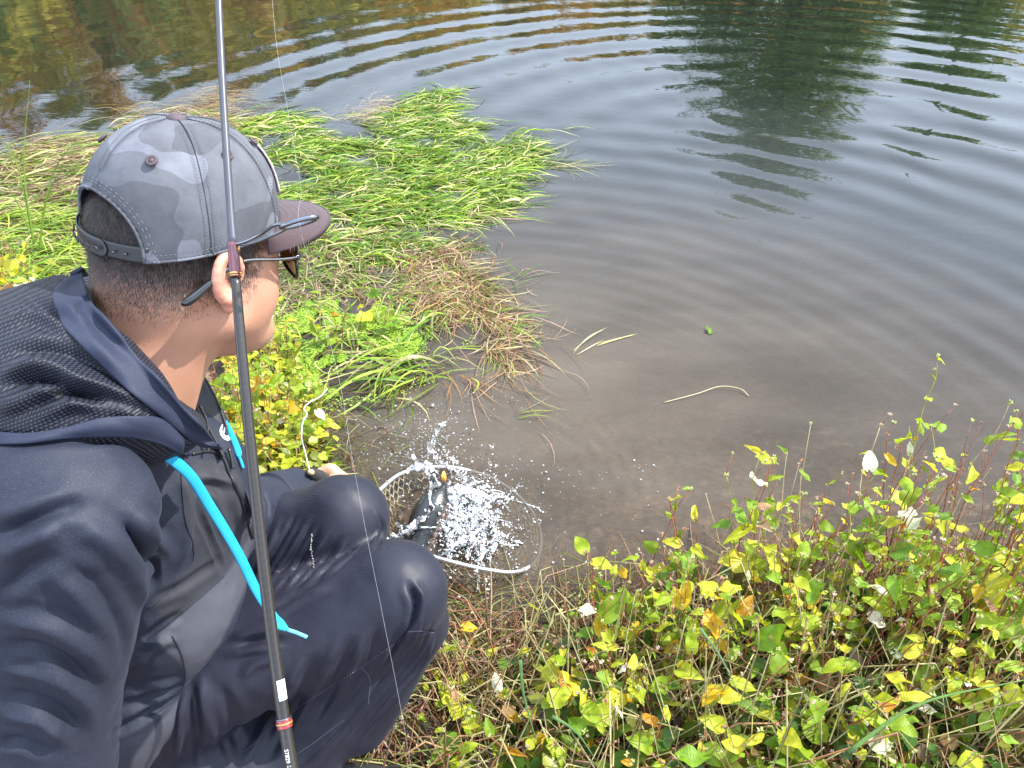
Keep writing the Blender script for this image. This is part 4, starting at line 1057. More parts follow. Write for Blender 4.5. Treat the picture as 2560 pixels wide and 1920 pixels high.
# ================================================================== FISHING ROD (near the camera)
M_blank = None
n = N('dark_rod_blank'); b = n.b
w = n.new('TexWave'); w.bands_direction = 'Z'; w.inputs['Scale'].default_value = 90; n.lk(n.coord(), w.inputs['Vector'])
n.lk(n.ramp(w.outputs[1], [(.2, (.014, .011, .008)), (.8, (.018, .014, .010))]), b.inputs['Base Color']); b.inputs['Roughness'].default_value = .28; b.inputs['Coat Weight'].default_value = .3; M_blank = n.m
M_blank2 = simple('grey_rod_blank', (.045, .048, .062), .35, coat=.3)
M_maroon = simple('maroon_wrap', (.10, .008, .022), .2, coat=1., bump=(600, .2, .0004))
M_gold = simple('gold_thread', (.6, .38, .10), .35, metal=.7)
M_guide = simple('dark_chrome', (.22, .23, .26), .18, metal=1.)
rodpts = [(536, -260, .51), (545, -60, .502), (560, 200, .495), (578, 560, .485), (584, 640, .48), (612, 1000, .465), (655, 1400, .455), (690, 1650, .45), (722, 1860, .445), (745, 2020, .44)]
RP = smooth_path([P(*k_) for k_ in rodpts], 90)
# a rod is straight or gently bent: fit a quadratic so no kinks remain
tq = np.linspace(-1, 1, 90); RP = np.stack([np.polyval(np.polyfit(tq, RP[:, i], 3), tq) for i in range(3)], 1)
ypx = np.array([pix(p)[1] for p in RP])
def rod_at(py):
    i = np.interp(py, ypx, np.arange(90)); j = int(min(i, 88)); return RP[j]+(RP[j+1]-RP[j])*(i-j)
def rodr(py): return np.interp(py, [-60, 560, 700, 1000, 1400, 1900], [.0023, .0025, .0031, .0034, .0037, .0038])
rod = empty('fishing_rod', rod_at(2000), 'dark fishing rod standing upright right in front of the crouching man', 'fishing rod')
def rodseg(name, y0, y1, extra, mat, k=20, n=12, parent=rod):
    ys = np.linspace(y0, y1, n); return mk(name, *tube([rod_at(y) for y in ys], [rodr(y)+extra for y in ys], k), mat, parent)
rodseg('blank', -58, 612, 0, M_blank2, n=40); rodseg('blank', 690, 2010, 0, M_blank, n=60)
rodseg('guide_wrap', 608, 694, .0007, M_maroon); rodseg('gold_ring', 683, 687, .0010, M_gold, n=3); rodseg('gold_ring', 690, 692, .0009, M_gold, n=3)
wr_ = rodseg('red_wrap', 1796, 1818, .0008, simple('red_wrap_thread', (.22, .012, .015), .25, coat=1.)); rodseg('gold_ring', 1805, 1808, .0011, M_gold, n=3)
rodseg('silver_ring', 1794, 1796, .0010, M_guide, n=3)
# tip section above and the cork handle below, standing on the bank
e0 = np.array(rod_at(1995)); eT = e0-np.array(rod_at(1900)); eT /= np.linalg.norm(eT); eL = (e0[2]-.12)/-eT[2]
mk('handle', *tube([e0-eT*.01, e0+eT*(eL*.3), e0+eT*(eL*.75), e0+eT*eL], [.0042, .0055, .0125, .0125], 16), simple('cork_handle', (.42, .28, .16), .8, bump=(90, .5, .001)), rod)
e1 = np.array(rod_at(-55)); e1T = e1-np.array(rod_at(60)); e1T /= np.linalg.norm(e1T)
mk('tip', *tube([e1-e1T*.004, e1+e1T*.5, e1+e1T*1.1], [.0025, .0018, .0008], 10), M_blank2, rod)
# white sticker half round the blank
def patch_on_rod(y0, y1, a0, a1, off, mat, name):
    ys = np.linspace(y0, y1, 12); V = []
    for y in ys:
        c = rod_at(y); T = rod_at(y+3)-rod_at(y-3); T /= np.linalg.norm(T); vw = np.array([0, 0, CAMZ])-c; vw -= T*(vw@T); vw /= np.linalg.norm(vw); R_ = np.cross(vw, T); R_ = R_ if R_[0] > 0 else -R_
        for a in np.linspace(a0, a1, 12): V.append(c+(rodr(y)+off)*(math.cos(a)*vw+math.sin(a)*R_))
    V = np.array(V); f = grid_faces(12, 12); fn = np.cross(V[f[:, 2]]-V[f[:, 0]], V[f[:, 3]]-V[f[:, 1]])
    if (fn*(np.array([0, 0, CAMZ])-V[f].mean(1))).sum() < 0: f = f[:, ::-1]
    v_, f_ = solid(V, f, .0002); return mk(name, v_, f_, mat, rod)
patch_on_rod(1699, 1749, -.25, 1.2, .0003, simple('white_sticker', (.85, .86, .88), .5), 'sticker')
# seam line along the blank where the wraps are epoxied
# lettering printed on the blank, reading along it
def rod_text(txt, y0, px_h, name):
    cu = bpy.data.curves.new(name, 'FONT'); cu.body = txt; cu.size = 1; cu.resolution_u = 2; cu.extrude = 0
    to = bpy.data.objects.new('tmp', cu); COL.objects.link(to); dg = bpy.context.evaluated_depsgraph_get(); me = bpy.data.meshes.new_from_object(to.evaluated_get(dg))
    bpy.data.objects.remove(to)
    co = np.zeros(len(me.vertices)*3); me.vertices.foreach_get('co', co); co = co.reshape(-1, 3)
    sc = .0030; out = []
    c0 = rod_at(y0); T = rod_at(y0+20)-rod_at(y0-20); T /= np.linalg.norm(T); vw = np.array([0, 0, CAMZ])-c0; vw -= T*(vw@T); vw /= np.linalg.norm(vw); R_ = np.cross(vw, T); R_ = R_ if R_[0] > 0 else -R_
    rr = rodr(y0)+.00012
    for x, y, _ in co:
        a = (.35*1-y)*sc*1.15/rr*-1-.35
        out.append(c0+T*x*sc*1.1+rr*(math.cos(a)*vw+math.sin(a)*R_))
    me.vertices.foreach_set('co', np.array(out).ravel()); me.materials.clear(); me.materials.append(M_white); me.update(); return link(name, me, rod)
rod_text('S7829', 1867, 10, 'lettering'); rod_text('1JOI', 1906, 10, 'lettering')
# line guide: two legs sweeping up into a ring held off the rod
foot = Vector(rod_at(606)); ringc = P(748, 556, .455); rz = (P(790, 545, .455)-P(705, 570, .455)).normalized()
up_ = Vector((-.15, .25, 1)).normalized(); rn = rz.cross(up_).normalized(); ru = (rn.cross(rz)).normalized()
th_ = np.linspace(0, 2*np.pi, 40, endpoint=False)
Rw, Rh = .0112, .0060
ringL = [np.array(ringc+rz*(Rw*math.cos(t))+ru*(Rh*.35*math.sin(t))+rn*(Rh*math.sin(t))) for t in th_]
gd = mk('line_guide', *tube(ringL, .0016, 10, closed=True), M_guide, rod)
for sg in (-1, 1):
    a_end = ringL[int((.36 if sg > 0 else .64)*40)]
    mid = foot.lerp(Vector(a_end), .5)+Vector((0, 0, -.0022+sg*.0012)); m2 = foot.lerp(Vector(a_end), .8)+Vector((0, 0, sg*.002))
    L = smooth_path([foot+Vector((.002, -.003, 0)), foot.lerp(mid, .5)+Vector((0, -.002, -.001)), mid, m2, Vector(a_end)], 24)
    mk('guide_leg', *tube(L, .00105, 8), M_guide, gd)
mk('guide_foot', *tube([foot+Vector((.003, -.004, .001)), Vector(rod_at(690))+Vector((.0028, -.0025, 0))], [.0013, .0010], 8), M_maroon, gd)
mk('gold_dot', *tube([foot+Vector((.0035, -.004, -.001)), foot+Vector((.0035, -.004, -.004))], .0017, 8), M_gold, gd)
# fishing line down through the guide to the reel below the frame
n = N('clear_line'); n.b.inputs['Base Color'].default_value = (.5, .5, .48, 1); n.b.inputs['Roughness'].default_value = .3; n.b.inputs['Transmission Weight'].default_value = .45; M_line = n.m
LP_ = [P(672, -120, .52), P(690, 100, .51), P(722, 290, .49), P(752, 470, .468), ringc, P(800, 760, .462), P(850, 960, .46), P(880, 1140, .46), P(915, 1330, .455), P(955, 1530, .45), P(1000, 1760, .445), P(1035, 1960, .44)]
mk('line', *tube(smooth_path(LP_, 120), .00008, 5), M_line, rod)

# ================================================================== LANDING NET
M_hoop = simple('brushed_aluminium', (.62, .62, .64), .3, metal=.85, bump=(80, .15, .0006))
M_foam = simple('black_foam_grip', (.016, .016, .017), .8, bump=(500, .6, .0008))
M_netting = None
n = N('tan_netting'); n.b.inputs['Base Color'].default_value = (.55, .47, .33, 1); n.b.inputs['Roughness'].default_value = .35; n.b.inputs['Transmission Weight'].default_value = .25; M_netting = n.m
net = empty('landing_net', HND, 'landing net with pale metal hoop and rubbery honeycomb mesh held in the splashing water', 'landing net')
hk = [PZ(940, 1244, .095), PZ(962, 1214, .09), PZ(1008, 1182, .065), PZ(1075, 1168, .03), PZ(1150, 1172, .005), PZ(1240, 1200, -.02), PZ(1318, 1262, -.035), PZ(1352, 1335, -.035), PZ(1340, 1400, -.02), PZ(1292, 1430, .012), PZ(1220, 1425, .035), PZ(1130, 1405, .05), PZ(1050, 1382, .06), PZ(985, 1362, .075), PZ(940, 1310, .09)]
kk = [np.array(p) for p in hk]; kk2 = kk+kk+kk; sp_ = smooth_path(kk2, 15*3*10)[150:300]
hoopL = sp_
mk('hoop', *tube(hoopL, .0052, 12, closed=True), M_hoop, net)
hn0 = P(785, 1168, 1.30); neck = Vector(hoopL[0]).lerp(Vector(hoopL[-12]), .5)
dirh = (neck-HND).normalized(); butt = HND-dirh*.10
mk('grip', *tube([butt, HND-dirh*.06, HND+dirh*.06, HND+dirh*.10], [.0095, .0145, .012, .009], 16), M_foam, net)
mk('shaft', *tube([HND+dirh*.09, neck], .0065, 12), M_hoop, net)
mk('end_cap', *tube([butt-dirh*.008, butt+dirh*.002], [.004, .0065], 12), simple('cork_ring', (.45, .33, .2), .8), net)
q = [butt-dirh*.006, P(762, 1128, 1.29), P(754, 1095, 1.29), P(757, 1055, 1.30), P(768, 1035, 1.31), P(760, 1022, 1.32), P(775, 1005, 1.33), P(800, 992, 1.35), P(818, 972, 1.37)]
mk('tether', *tube(smooth_path(q, 50), .0012, 8), simple('grey_white_cord', (.50, .47, .46), .5), net)
# lacing rings round the hoop
g = Geo()
for j in range(4, 150, 11):
    c_ = hoopL[j]; T = hoopL[(j+1) % 150]-hoopL[j-1]; T /= np.linalg.norm(T); a_ = np.cross(T, [0, 0, 1]); a_ /= np.linalg.norm(a_); b_ = np.cross(T, a_); th_ = np.linspace(0, 2*np.pi, 12, endpoint=False)
    mk('lacing_ring', *tube(c_+.0063*(np.cos(th_)[:, None]*a_+np.sin(th_)[:, None]*b_), .0012, 5, closed=True), M_netting, net)
# honeycomb bag hanging from the hoop
cen = hoopL.mean(0); nu, nv = 56, 13
def bag(u, v):   # u around 0..nu, v down 0..nv
    i = (u/nu*150) % 150; j = int(i); p = hoopL[j]*(1-(i-j))+hoopL[(j+1) % 150]*(i-j)
    t = v/nv; k_ = math.cos(t*math.pi/2)**.45; c2 = cen+np.array([.02*t, 0, -.17*math.sin(t*math.pi/2)*1.0])
    r = np.array([c2[0]+(p[0]-cen[0])*k_, c2[1]+(p[1]-cen[1])*k_, p[2]*(1-math.sin(t*math.pi/2))+(cen[2]-.17)*math.sin(t*math.pi/2)])
    return r+np.array([math.sin(u*1.3+v), math.cos(u*.9), 0])*.004*t
g = Geo()
for v in range(nv):
    for u in range(nu):
        o = .5*(v % 2)
        a = bag(u+o, v+.0); a1 = bag(u+o, v+.42); l = bag(u+o-.5, v+1.0); r = bag(u+o+.5, v+1.0)
        for s_, e_ in ((a, a1), (a1, l), (a1, r)): g.add(*tube([s_, (s_+e_)/2+rng.normal(size=3)*.0006, e_], .0015, 4, cap=False))
prop(g.make('netting', M_netting, net), kind='stuff')

# ================================================================== FISH
fh = PZ(1108, 1222, .055); ft = PZ(975, 1395, -.01)
fish = empty('fish', PZ(1050, 1300, 0), 'dark backed trout thrashing in the landing net with its head raised', 'fish')
n = N('fish_skin'); b = n.b
at = n.new('VertexColor', layer_name='Col'); vo = n.new('TexVoronoi'); vo.inputs['Scale'].default_value = 260; n.lk(n.coord(), vo.inputs['Vector'])
sc_ = n.ramp(vo.outputs['Distance'], [(.1, (1.1,)*3), (.6, (.7,)*3)]); n.lk(n.mix(.6, at.outputs[0], sc_, 'MULTIPLY'), b.inputs['Base Color'])
b.inputs['Roughness'].default_value = .3; b.inputs['Coat Weight'].default_value = .15; n.lk(n.bump(vo.outputs['Distance'], .3, .001), b.inputs['Normal']); M_fish = n.m
a0 = np.array(fh); a1 = np.array(ft); dd = a1-a0
spn = smooth_path([a0, a0+dd*.25+[.0, .0, -.005], a0+dd*.55+[.012, -.004, -.022], a0+dd*.85+[.03, -.02, -.03], a1+[.05, -.045, -.035]], 15)
s = SDF(spn.min(0)-.07, spn.max(0)+.07, .0035)
rs_ = [.008, .017, .024, .029, .032, .034, .034, .033, .031, .028, .025, .021, .017, .013, .009]
s.chain([tuple(p) for p in spn], rs_, .012)
s.chain([tuple(p+np.array([.012, -.008, -.012])) for p in spn[2:11]], [r*.9 for r in rs_[2:11]], .02)
d0 = spn[0]-spn[2]; d0 /= np.linalg.norm(d0)
s.cone(tuple(spn[0]+d0*.004+[0, 0, .006]), tuple(spn[1]), .005, .014, .008); s.cone(tuple(spn[0]+d0*.002-[0, 0, .006]), tuple(spn[1]-[0, 0, .008]), .004, .012, .004)
qV, qF = s.mesh(); qV = relax(qV, qF, 2)
dl, tl = seg_dist(qV, spn); rel = (qV-spn[np.minimum((tl*14).astype(int), 14)]); sd2 = rel@np.array([.62, -.45, -.64])
mxf = np.clip(sd2/.022-1.1+.9*np.clip(tl*1.5-.6, 0, 1), 0, 1)[:, None]; fc_ = np.array((.012, .014, .014))*(1-mxf)+np.array((.34, .24, .20))*mxf
spot = (vnoise(qV, 130, 81) > .45)[:, None]&(mxf < .9); fc_ = np.where(spot, fc_*.35+.002, fc_)
mk('torso', qV, qF, M_fish, fish, col=fc_)
M_fin = leafy('fin', [(0, (.05, .04, .03)), (1, (.09, .06, .04))], .3, .25, 'obj', False)
def fin(root, tip_dir, along, L, wd, n_=8):
    root = np.array(root); t_ = np.array(tip_dir, float); t_ /= np.linalg.norm(t_); al = np.array(along, float); al /= np.linalg.norm(al); V = []
    for i in range(n_):
        for j in range(5):
            u = i/(n_-1); v = j/4; V.append(root+al*(u-.5)*wd*(.7+.5*v)+t_*L*v*(.55+.45*math.sin(math.pi*(.15+.8*u)))+np.cross(t_, al)*.002*math.sin(u*14))
    v_, f_ = solid(np.array(V), grid_faces(n_, 5), .0012); return mk('fin', v_, f_, M_fin, fish)
al = spn[7]-spn[6]; fin(spn[7]+[-.02, .01, .022], (-.6, .3, .7), al, .03, .05); fin(spn[3]+[.02, -.015, -.012], (.7, -.3, -.3), al, .035, .025)
fin(spn[9]+[.02, -.015, -.012], (.6, -.4, -.3), al, .028, .025); fin(spn[14], spn[14]-spn[12], (-.3, .3, .9), .05, .07)
for sg in (1, -1):
    e_ = spn[1]+np.cross(d0, [0, 0, 1])*sg*.0125+np.array([0, 0, .007])
    ey = mk('eye', *tube([e_-np.cross(d0, [0, 0, 1])*sg*.003, e_, e_+np.cross(d0, [0, 0, 1])*sg*.0022], [.0065, .0062, .003], 16), simple('silver_green_iris', (.25, .34, .32), .15, metal=.4), fish)
    mk('pupil', *tube([e_, e_+np.cross(d0, [0, 0, 1])*sg*.003], .0028, 12), simple('wet_black', (.004, .004, .004), .05), ey)
# orange lure in its jaw
lc = fh+Vector((.002, .012, .012)); ld = Vector((-.02, .25, 1)).normalized()
lure = empty('lure', lc, 'small bright orange float lure sticking up from the fish mouth', 'lure')
n = N('orange_lacquer'); b = n.b; gr = n.new('TexCoord'); sx = n.new('SeparateXYZ'); n.lk(gr.outputs['Generated'], sx.inputs[0])
n.lk(n.ramp(sx.outputs[2], [(.1, (.75, .22, .01)), (.55, (.9, .42, .02)), (.9, (.9, .65, .12))]), b.inputs['Base Color']); b.inputs['Roughness'].default_value = .12; b.inputs['Coat Weight'].default_value = 1
L = [lc+ld*t for t in np.linspace(0, .030, 14)]; mk('float', *tube(L, .0065*np.sin(np.linspace(.12, math.pi-.1, 14))**.7, 16), n.m, lure)
mk('hook', *tube(smooth_path([lc, lc-ld*.008, lc-ld*.014+Vector((.004, 0, 0)), lc-ld*.010+Vector((.008, 0, 0))], 16), .0006, 6), M_guide, lure)

# ================================================================== SPLASH
n = N('splashing_water'); b = n.b; b.inputs['Base Color'].default_value = (.97, .98, 1, 1); b.inputs['Roughness'].default_value = .03; b.inputs['IOR'].default_value = 1.33; b.inputs['Transmission Weight'].default_value = 1
wb = n.new('BsdfPrincipled'); wb.inputs['Base Color'].default_value = (.97, .98, 1, 1); wb.inputs['Roughness'].default_value = .08; wb.inputs['Specular IOR Level'].default_value = 1.; wb.inputs['Subsurface Weight'].default_value = .4; wb.inputs['Subsurface Scale'].default_value = .02
bp_ = n.bump(n.noise(220, 3, n.coord()), 1., .004); n.lk(bp_, b.inputs['Normal']); n.lk(bp_, wb.inputs['Normal'])
mx = n.new('MixShader'); n.lk(n.ramp(n.noise(55, 4, n.coord()), [(.47, (0,)*3), (.60, (1,)*3)]), mx.inputs[0]); n.lk(b.outputs[0], mx.inputs[1]); n.lk(wb.outputs[0], mx.inputs[2]); n.lk(mx.outputs[0], n.out.inputs[0]); M_spl = n.m
M_foam_w = simple('white_water', (.93, .95, .97), .12, var=.03); M_foam_w.node_tree.nodes['Principled BSDF'].inputs['Transmission Weight'].default_value = .15
n = N('water_drop'); b = n.b; b.inputs['Base Color'].default_value = (.95, .97, 1, 1); b.inputs['Roughness'].default_value = .02; b.inputs['IOR'].default_value = 1.33; b.inputs['Transmission Weight'].default_value = .7; M_drop = n.m
r_ = np.random.default_rng(5)
sc0 = PZ(1165, 1290, .03); s = SDF((sc0.x-.24, sc0.y-.20, -.02), (sc0.x+.24, sc0.y+.30, .17), .0032)
def arm(pts, r0, r1, z0, z1, j=.006, n=14):
    q = smooth_path([PZ(x, y, z0+(z1-z0)*i/(len(pts)-1)) for i, (x, y) in enumerate(pts)], n)+r_.normal(size=(n, 3))*j
    s.chain([tuple(p) for p in q], np.linspace(r0, r1, n)*r_.uniform(.35, 1.2, n), .005, m=.02)
for pts, r0, r1, z0, z1 in [
 ([(1080, 1180), (1085, 1210), (1078, 1260), (1050, 1300), (1000, 1320)], .008, .005, .09, .05), ([(1120, 1050), (1085, 1090), (1078, 1120), (1100, 1150)], .003, .005, .13, .10), ([(1020, 1180), (1060, 1165), (1090, 1180)], .005, .006, .05, .06),
 ([(1120, 1230), (1160, 1250), (1200, 1290), (1235, 1330)], .012, .006, .05, .02), ([(1140, 1330), (1190, 1300), (1240, 1310)], .008, .005, .03, .01), ([(1110, 1300), (1130, 1350), (1125, 1385)], .006, .003, .03, .01),
 ([(1160, 1210), (1185, 1225), (1200, 1255)], .008, .005, .07, .05), ([(1060, 1310), (1020, 1335), (985, 1345)], .005, .004, .04, .02), ([(1180, 1340), (1200, 1380), (1190, 1410)], .005, .003, .02, .01),
 ([(1030, 1130), (1050, 1160), (1080, 1190)], .003, .005, .09, .07), ([(1220, 1250), (1245, 1290), (1240, 1350), (1215, 1400)], .005, .004, .015, .01), ([(975, 1360), (968, 1385), (975, 1400)], .005, .003, .02, .01), ([(1100, 1150), (1140, 1180), (1175, 1205)], .003, .004, .08, .06)]: arm(pts, r0, r1, z0, z1)
for i in range(70):   # torn sheets of white water
    cx, cy = r_.normal(1165, 48), r_.normal(1300, 52)
    if pip(np.array([cx]), np.array([cy]), [(1110, 1200), (1190, 1195), (1250, 1290), (1240, 1390), (1180, 1410), (1120, 1380), (1060, 1320)])[0] or r_.random() < .12:
        p = PZ(cx, cy, r_.uniform(.0, .055)); s.cone(p, p+Vector(tuple(r_.normal(size=3)*[.022, .022, .008])), r_.uniform(.0015, .006), r_.uniform(.001, .004), .009, m=.02)
X_, Y_, Z_ = s.ax[0][:, None, None], s.ax[1][None, :, None], s.ax[2][None, None, :]
s.D = s.D+(.0010*np.sin(X_*520+np.sin(Y_*310)*2)*np.sin(Y_*470+np.sin(Z_*390)*2)*np.sin(Z_*560+1)).astype(np.float32)
v_, f_ = s.mesh(); g = Geo(); g.add(relax(v_, f_, 1, .5), f_)
prop(g.make('splash', M_spl), 'white splash of churned water around the fish in the net', 'splash', kind='stuff')
# droplets: each a small uneven bead
def ico():
    t = (1+5**.5)/2; V = np.array([(-1, t, 0), (1, t, 0), (-1, -t, 0), (1, -t, 0), (0, -1, t), (0, 1, t), (0, -1, -t), (0, 1, -t), (t, 0, -1), (t, 0, 1), (-t, 0, -1), (-t, 0, 1)])/math.sqrt(1+t*t)
    F = np.array([(0, 11, 5), (0, 5, 1), (0, 1, 7), (0, 7, 10), (0, 10, 11), (1, 5, 9), (5, 11, 4), (11, 10, 2), (10, 7, 6), (7, 1, 8), (3, 9, 4), (3, 4, 2), (3, 2, 6), (3, 6, 8), (3, 8, 9), (4, 9, 5), (2, 4, 11), (6, 2, 10), (8, 6, 7), (9, 8, 1)])
    e = np.concatenate([F[:, [0, 1]], F[:, [1, 2]], F[:, [2, 0]]]); k = np.sort(e, 1); u, inv = np.unique(k[:, 0]*99+k[:, 1], return_inverse=True)
    M_ = V[u//99]+V[u % 99]; M_ /= np.linalg.norm(M_, axis=1)[:, None]; inv = inv.reshape(3, -1)+12
    return np.concatenate([V, M_]), np.concatenate([np.stack([F[:, 0], inv[0], inv[2]], -1), np.stack([F[:, 1], inv[1], inv[0]], -1), np.stack([F[:, 2], inv[2], inv[1]], -1), np.stack(list(inv), -1)])
IV, IF = ico(); g = Geo()
t_ = (1+5**.5)/2; LV = IV[:12]; LF = np.array([(0, 11, 5), (0, 5, 1), (0, 1, 7), (0, 7, 10), (0, 10, 11), (1, 5, 9), (5, 11, 4), (11, 10, 2), (10, 7, 6), (7, 1, 8), (3, 9, 4), (3, 4, 2), (3, 2, 6), (3, 6, 8), (3, 8, 9), (4, 9, 5), (2, 4, 11), (6, 2, 10), (8, 6, 7), (9, 8, 1)])
def drops(px, py, z, rad):
    n_ = len(px); z = np.asarray(z); zc = -sP+(960-py)/FPX*cP; d = (z-CAMZ)/zc
    c_ = np.stack([(px-1280)/FPX*d, d*cP+(960-py)/FPX*d*sP, z], -1)
    V = c_[:, None]+LV[None]*(rad[:, None]*r_.uniform(.6, 1.4, (n_, 3)))[:, None]
    return V.reshape(-1, 3), (np.arange(n_)[:, None, None]*12+LF[None]).reshape(-1, 3)
# main body of white water: lacy strings of beads thrown outward from the head of the fish
bx, by, bz = [], [], []
lig = Geo()
for i in range(230):
    a = r_.normal(-.9, .75); L = r_.gamma(3., 26); n_ = int(r_.integers(18, 46)); t = np.sort(r_.random(n_))
    x0, y0 = r_.normal(1150, 16), r_.normal(1262, 28); cv = r_.normal(0, .5)
    ang = a+cv*t; x = x0+L*t*np.cos(ang)*1.05+r_.normal(0, 3.2, n_); y = y0-L*t*np.sin(ang)*1.15+r_.normal(0, 3.2, n_)
    ok = (x > 1085)|(y < 1240)|(r_.random(n_) < .35); 
    if i % 2 == 0 and ok.all() and n_ > 8:
        lz = np.linspace(.04*r_.random(), .004, 8); lx = np.interp(np.linspace(0, 1, 8), t, x); ly = np.interp(np.linspace(0, 1, 8), t, y)
        lig.add(*tube([PZ(a_, b_, c_) for a_, b_, c_ in zip(lx, ly, lz)], r_.uniform(.0005, .0022)*r_.uniform(.3, 1.3, 8), 6))
    bx += list(x[ok]); by += list(y[ok]); bz += list((.05*(1-t)*r_.random()+.018*r_.random(n_)+.002)[ok])
for pts in [[(1080, 1180), (1085, 1210), (1078, 1260), (1050, 1300), (1000, 1330)], [(1120, 1050), (1085, 1090), (1078, 1125), (1100, 1150), (1150, 1185)], [(1010, 1185), (1050, 1165), (1090, 1180)], [(1190, 1280), (1240, 1320), (1225, 1390)], [(1100, 1300), (1130, 1350), (1120, 1400)], [(1160, 1340), (1205, 1370), (1190, 1425)], [(960, 1350), (972, 1380), (968, 1400)], [(1110, 1130), (1150, 1170), (1190, 1210), (1260, 1240)]]:
    q = smooth_path([(x, y, 0) for x, y in pts], 120); q = q+r_.normal(0, 4, q.shape); bx += list(q[:, 0]); by += list(q[:, 1]); bz += list(np.abs(r_.normal(.05, .02, 120)))
bx, by, bz = map(np.array, (bx, by, bz)); g.add(*drops(bx, by, bz, r_.gamma(2.0, .00055, len(bx))+.0003))
prop(lig.make('water_streak', M_spl), 'clear threads of water flung out of the net', 'splash', kind='stuff')
prop(g.make('white_water', M_foam_w), 'lacy white water bursting up beside the fish', 'splash', kind='stuff')
g = Geo(); n_ = 1500; k_ = r_.random(n_)
px_ = np.where(k_ < .45, r_.normal(1165, 80, n_), np.where(k_ < .85, r_.normal(1060, 62, n_), r_.uniform(850, 1420, n_))); py_ = np.where(k_ < .45, r_.normal(1290, 80, n_), np.where(k_ < .85, r_.normal(1110, 55, n_), r_.uniform(990, 1400, n_)))
g.add(*drops(px_, py_, np.abs(r_.normal(.02, .04, n_)), r_.gamma(2., .0005, n_)+.0003))
prop(g.make('spray', M_drop), 'spray of fine water drops thrown up above the net', 'spray', kind='stuff')
g = Geo()     # small foam bubbles riding on the surface by the bank
for i in range(420):
    if r_.random() < .55: cx, cy = r_.normal(1130, 100), r_.normal(1600, 60)
    else: cx, cy = r_.uniform(940, 1650), r_.uniform(1150, 1500)
    rad = r_.uniform(.0005, .0018) if r_.random() < .9 else .003; g.add(IV*rad*[1, 1, .55]+np.array(PZ(cx, cy, .002)), IF)
prop(g.make('bubbles', M_drop), 'small clear bubbles floating on the shallow water by the bank', 'bubbles', kind='stuff')
# ================================================================== VEGETATION
# ---- floating reed grass: long limp blades combed to the right by the current
def inpoly(poly, n, r, z=0.):
    """n random world points on z inside a pixel polygon"""
    W_ = np.array([tuple(PZ(x, y, z))[:2] for x, y in poly]); lo, hi = W_.min(0), W_.max(0); out = []
    while len(out) < n:
        q = r.uniform(lo, hi, (n*2, 2)); m = pip(q[:, 0], q[:, 1], W_); out += list(q[m])
    return np.array(out[:n])
def blades(root, ang, L, wd, lift, col, seed, segs=5, z0=.0, curl=.5):
    r = np.random.default_rng(seed); n = len(root); t = np.linspace(0, 1, segs+1)
    k = r.normal(0, curl, n); a = ang[:, None]+k[:, None]*t[None]*1.6
    st = L[:, None]/segs; dx = np.cos(a)*st; dy = np.sin(a)*st
    x = root[:, 0, None]+np.cumsum(dx, 1)-dx[:, :1]; y = root[:, 1, None]+np.cumsum(dy, 1)-dy[:, :1]
    z = z0+np.abs(r.normal(0, .006, n))[:, None]+.55*lift[:, None]*np.sin(np.pi*np.clip(t[None]*r.uniform(.8, 1.3, n)[:, None], 0, 1))
    z = z+vnoise(np.stack([x, y, x*0], -1).reshape(-1, 3), 5, 7).reshape(x.shape)*.006
    w = wd[:, None]*np.clip(np.minimum(t*6+.5, (1-t)*2.2), 0, 1)[None]*.5
    sx, sy = -np.sin(a), np.cos(a); tw = r.normal(0, .5, n)[:, None]
    A = np.stack([x-sx*w, y-sy*w, z-w*np.sin(tw)], -1); B = np.stack([x+sx*w, y+sy*w, z+w*np.sin(tw)], -1)
    V = np.stack([A, B], 2).reshape(-1, 3); base = (np.arange(n)*(segs+1)*2)[:, None]; j = np.arange(segs)[None]*2
    F = np.stack([base+j, base+j+1, base+j+3, base+j+2], -1).reshape(-1, 4)
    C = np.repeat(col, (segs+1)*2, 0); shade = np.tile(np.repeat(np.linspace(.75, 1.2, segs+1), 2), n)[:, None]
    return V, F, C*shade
M_grass = leafy('floating_grass', None, .35, .38, 'col', False)
G1 = np.array((.115, .235, .014)); G2 = np.array((.30, .40, .05)); STR = np.array((.52, .48, .23)); BR = np.array((.20, .12, .07)); PK = np.array((.40, .27, .20)); OR = np.array((.36, .19, .075))
def mixcol(n, opts, pr, r):
    c = np.array(opts)[r.choice(len(opts), n, p=pr)]; return c*r.uniform(.65, 1.35, (n, 1))
r = np.random.default_rng(77)
def lay(name, poly, n, a0, sa, L, wd, lift, opts, pr, lab, seed, segs=5, curl=.45, z0=0., gap=-.42):
    q = inpoly(poly, n, r); q = q+r.normal(0, 1, q.shape)*np.where(r.random((n, 1)) < .25, .09, .02); q = q[vnoise(np.concatenate([q, q[:, :1]*0], 1), 6, 19)+.6*vnoise(np.concatenate([q, q[:, :1]*0], 1), 15, 20) > gap]; n = len(q); ang = r.normal(a0, sa, n)+.35*vnoise(np.concatenate([q, q[:, :1]*0], 1), 2.5, 9)
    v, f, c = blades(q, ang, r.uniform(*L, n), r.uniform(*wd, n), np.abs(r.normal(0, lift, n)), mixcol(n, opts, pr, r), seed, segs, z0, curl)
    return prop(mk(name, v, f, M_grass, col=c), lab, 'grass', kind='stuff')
green = [(640, 400), (700, 345), (870, 325), (960, 285), (1000, 242), (1105, 230), (1130, 258), (1085, 300), (1190, 322), (1300, 350), (1340, 400), (1270, 445), (1250, 520), (1150, 545), (1080, 600), (950, 660), (820, 640), (700, 560), (600, 480)]
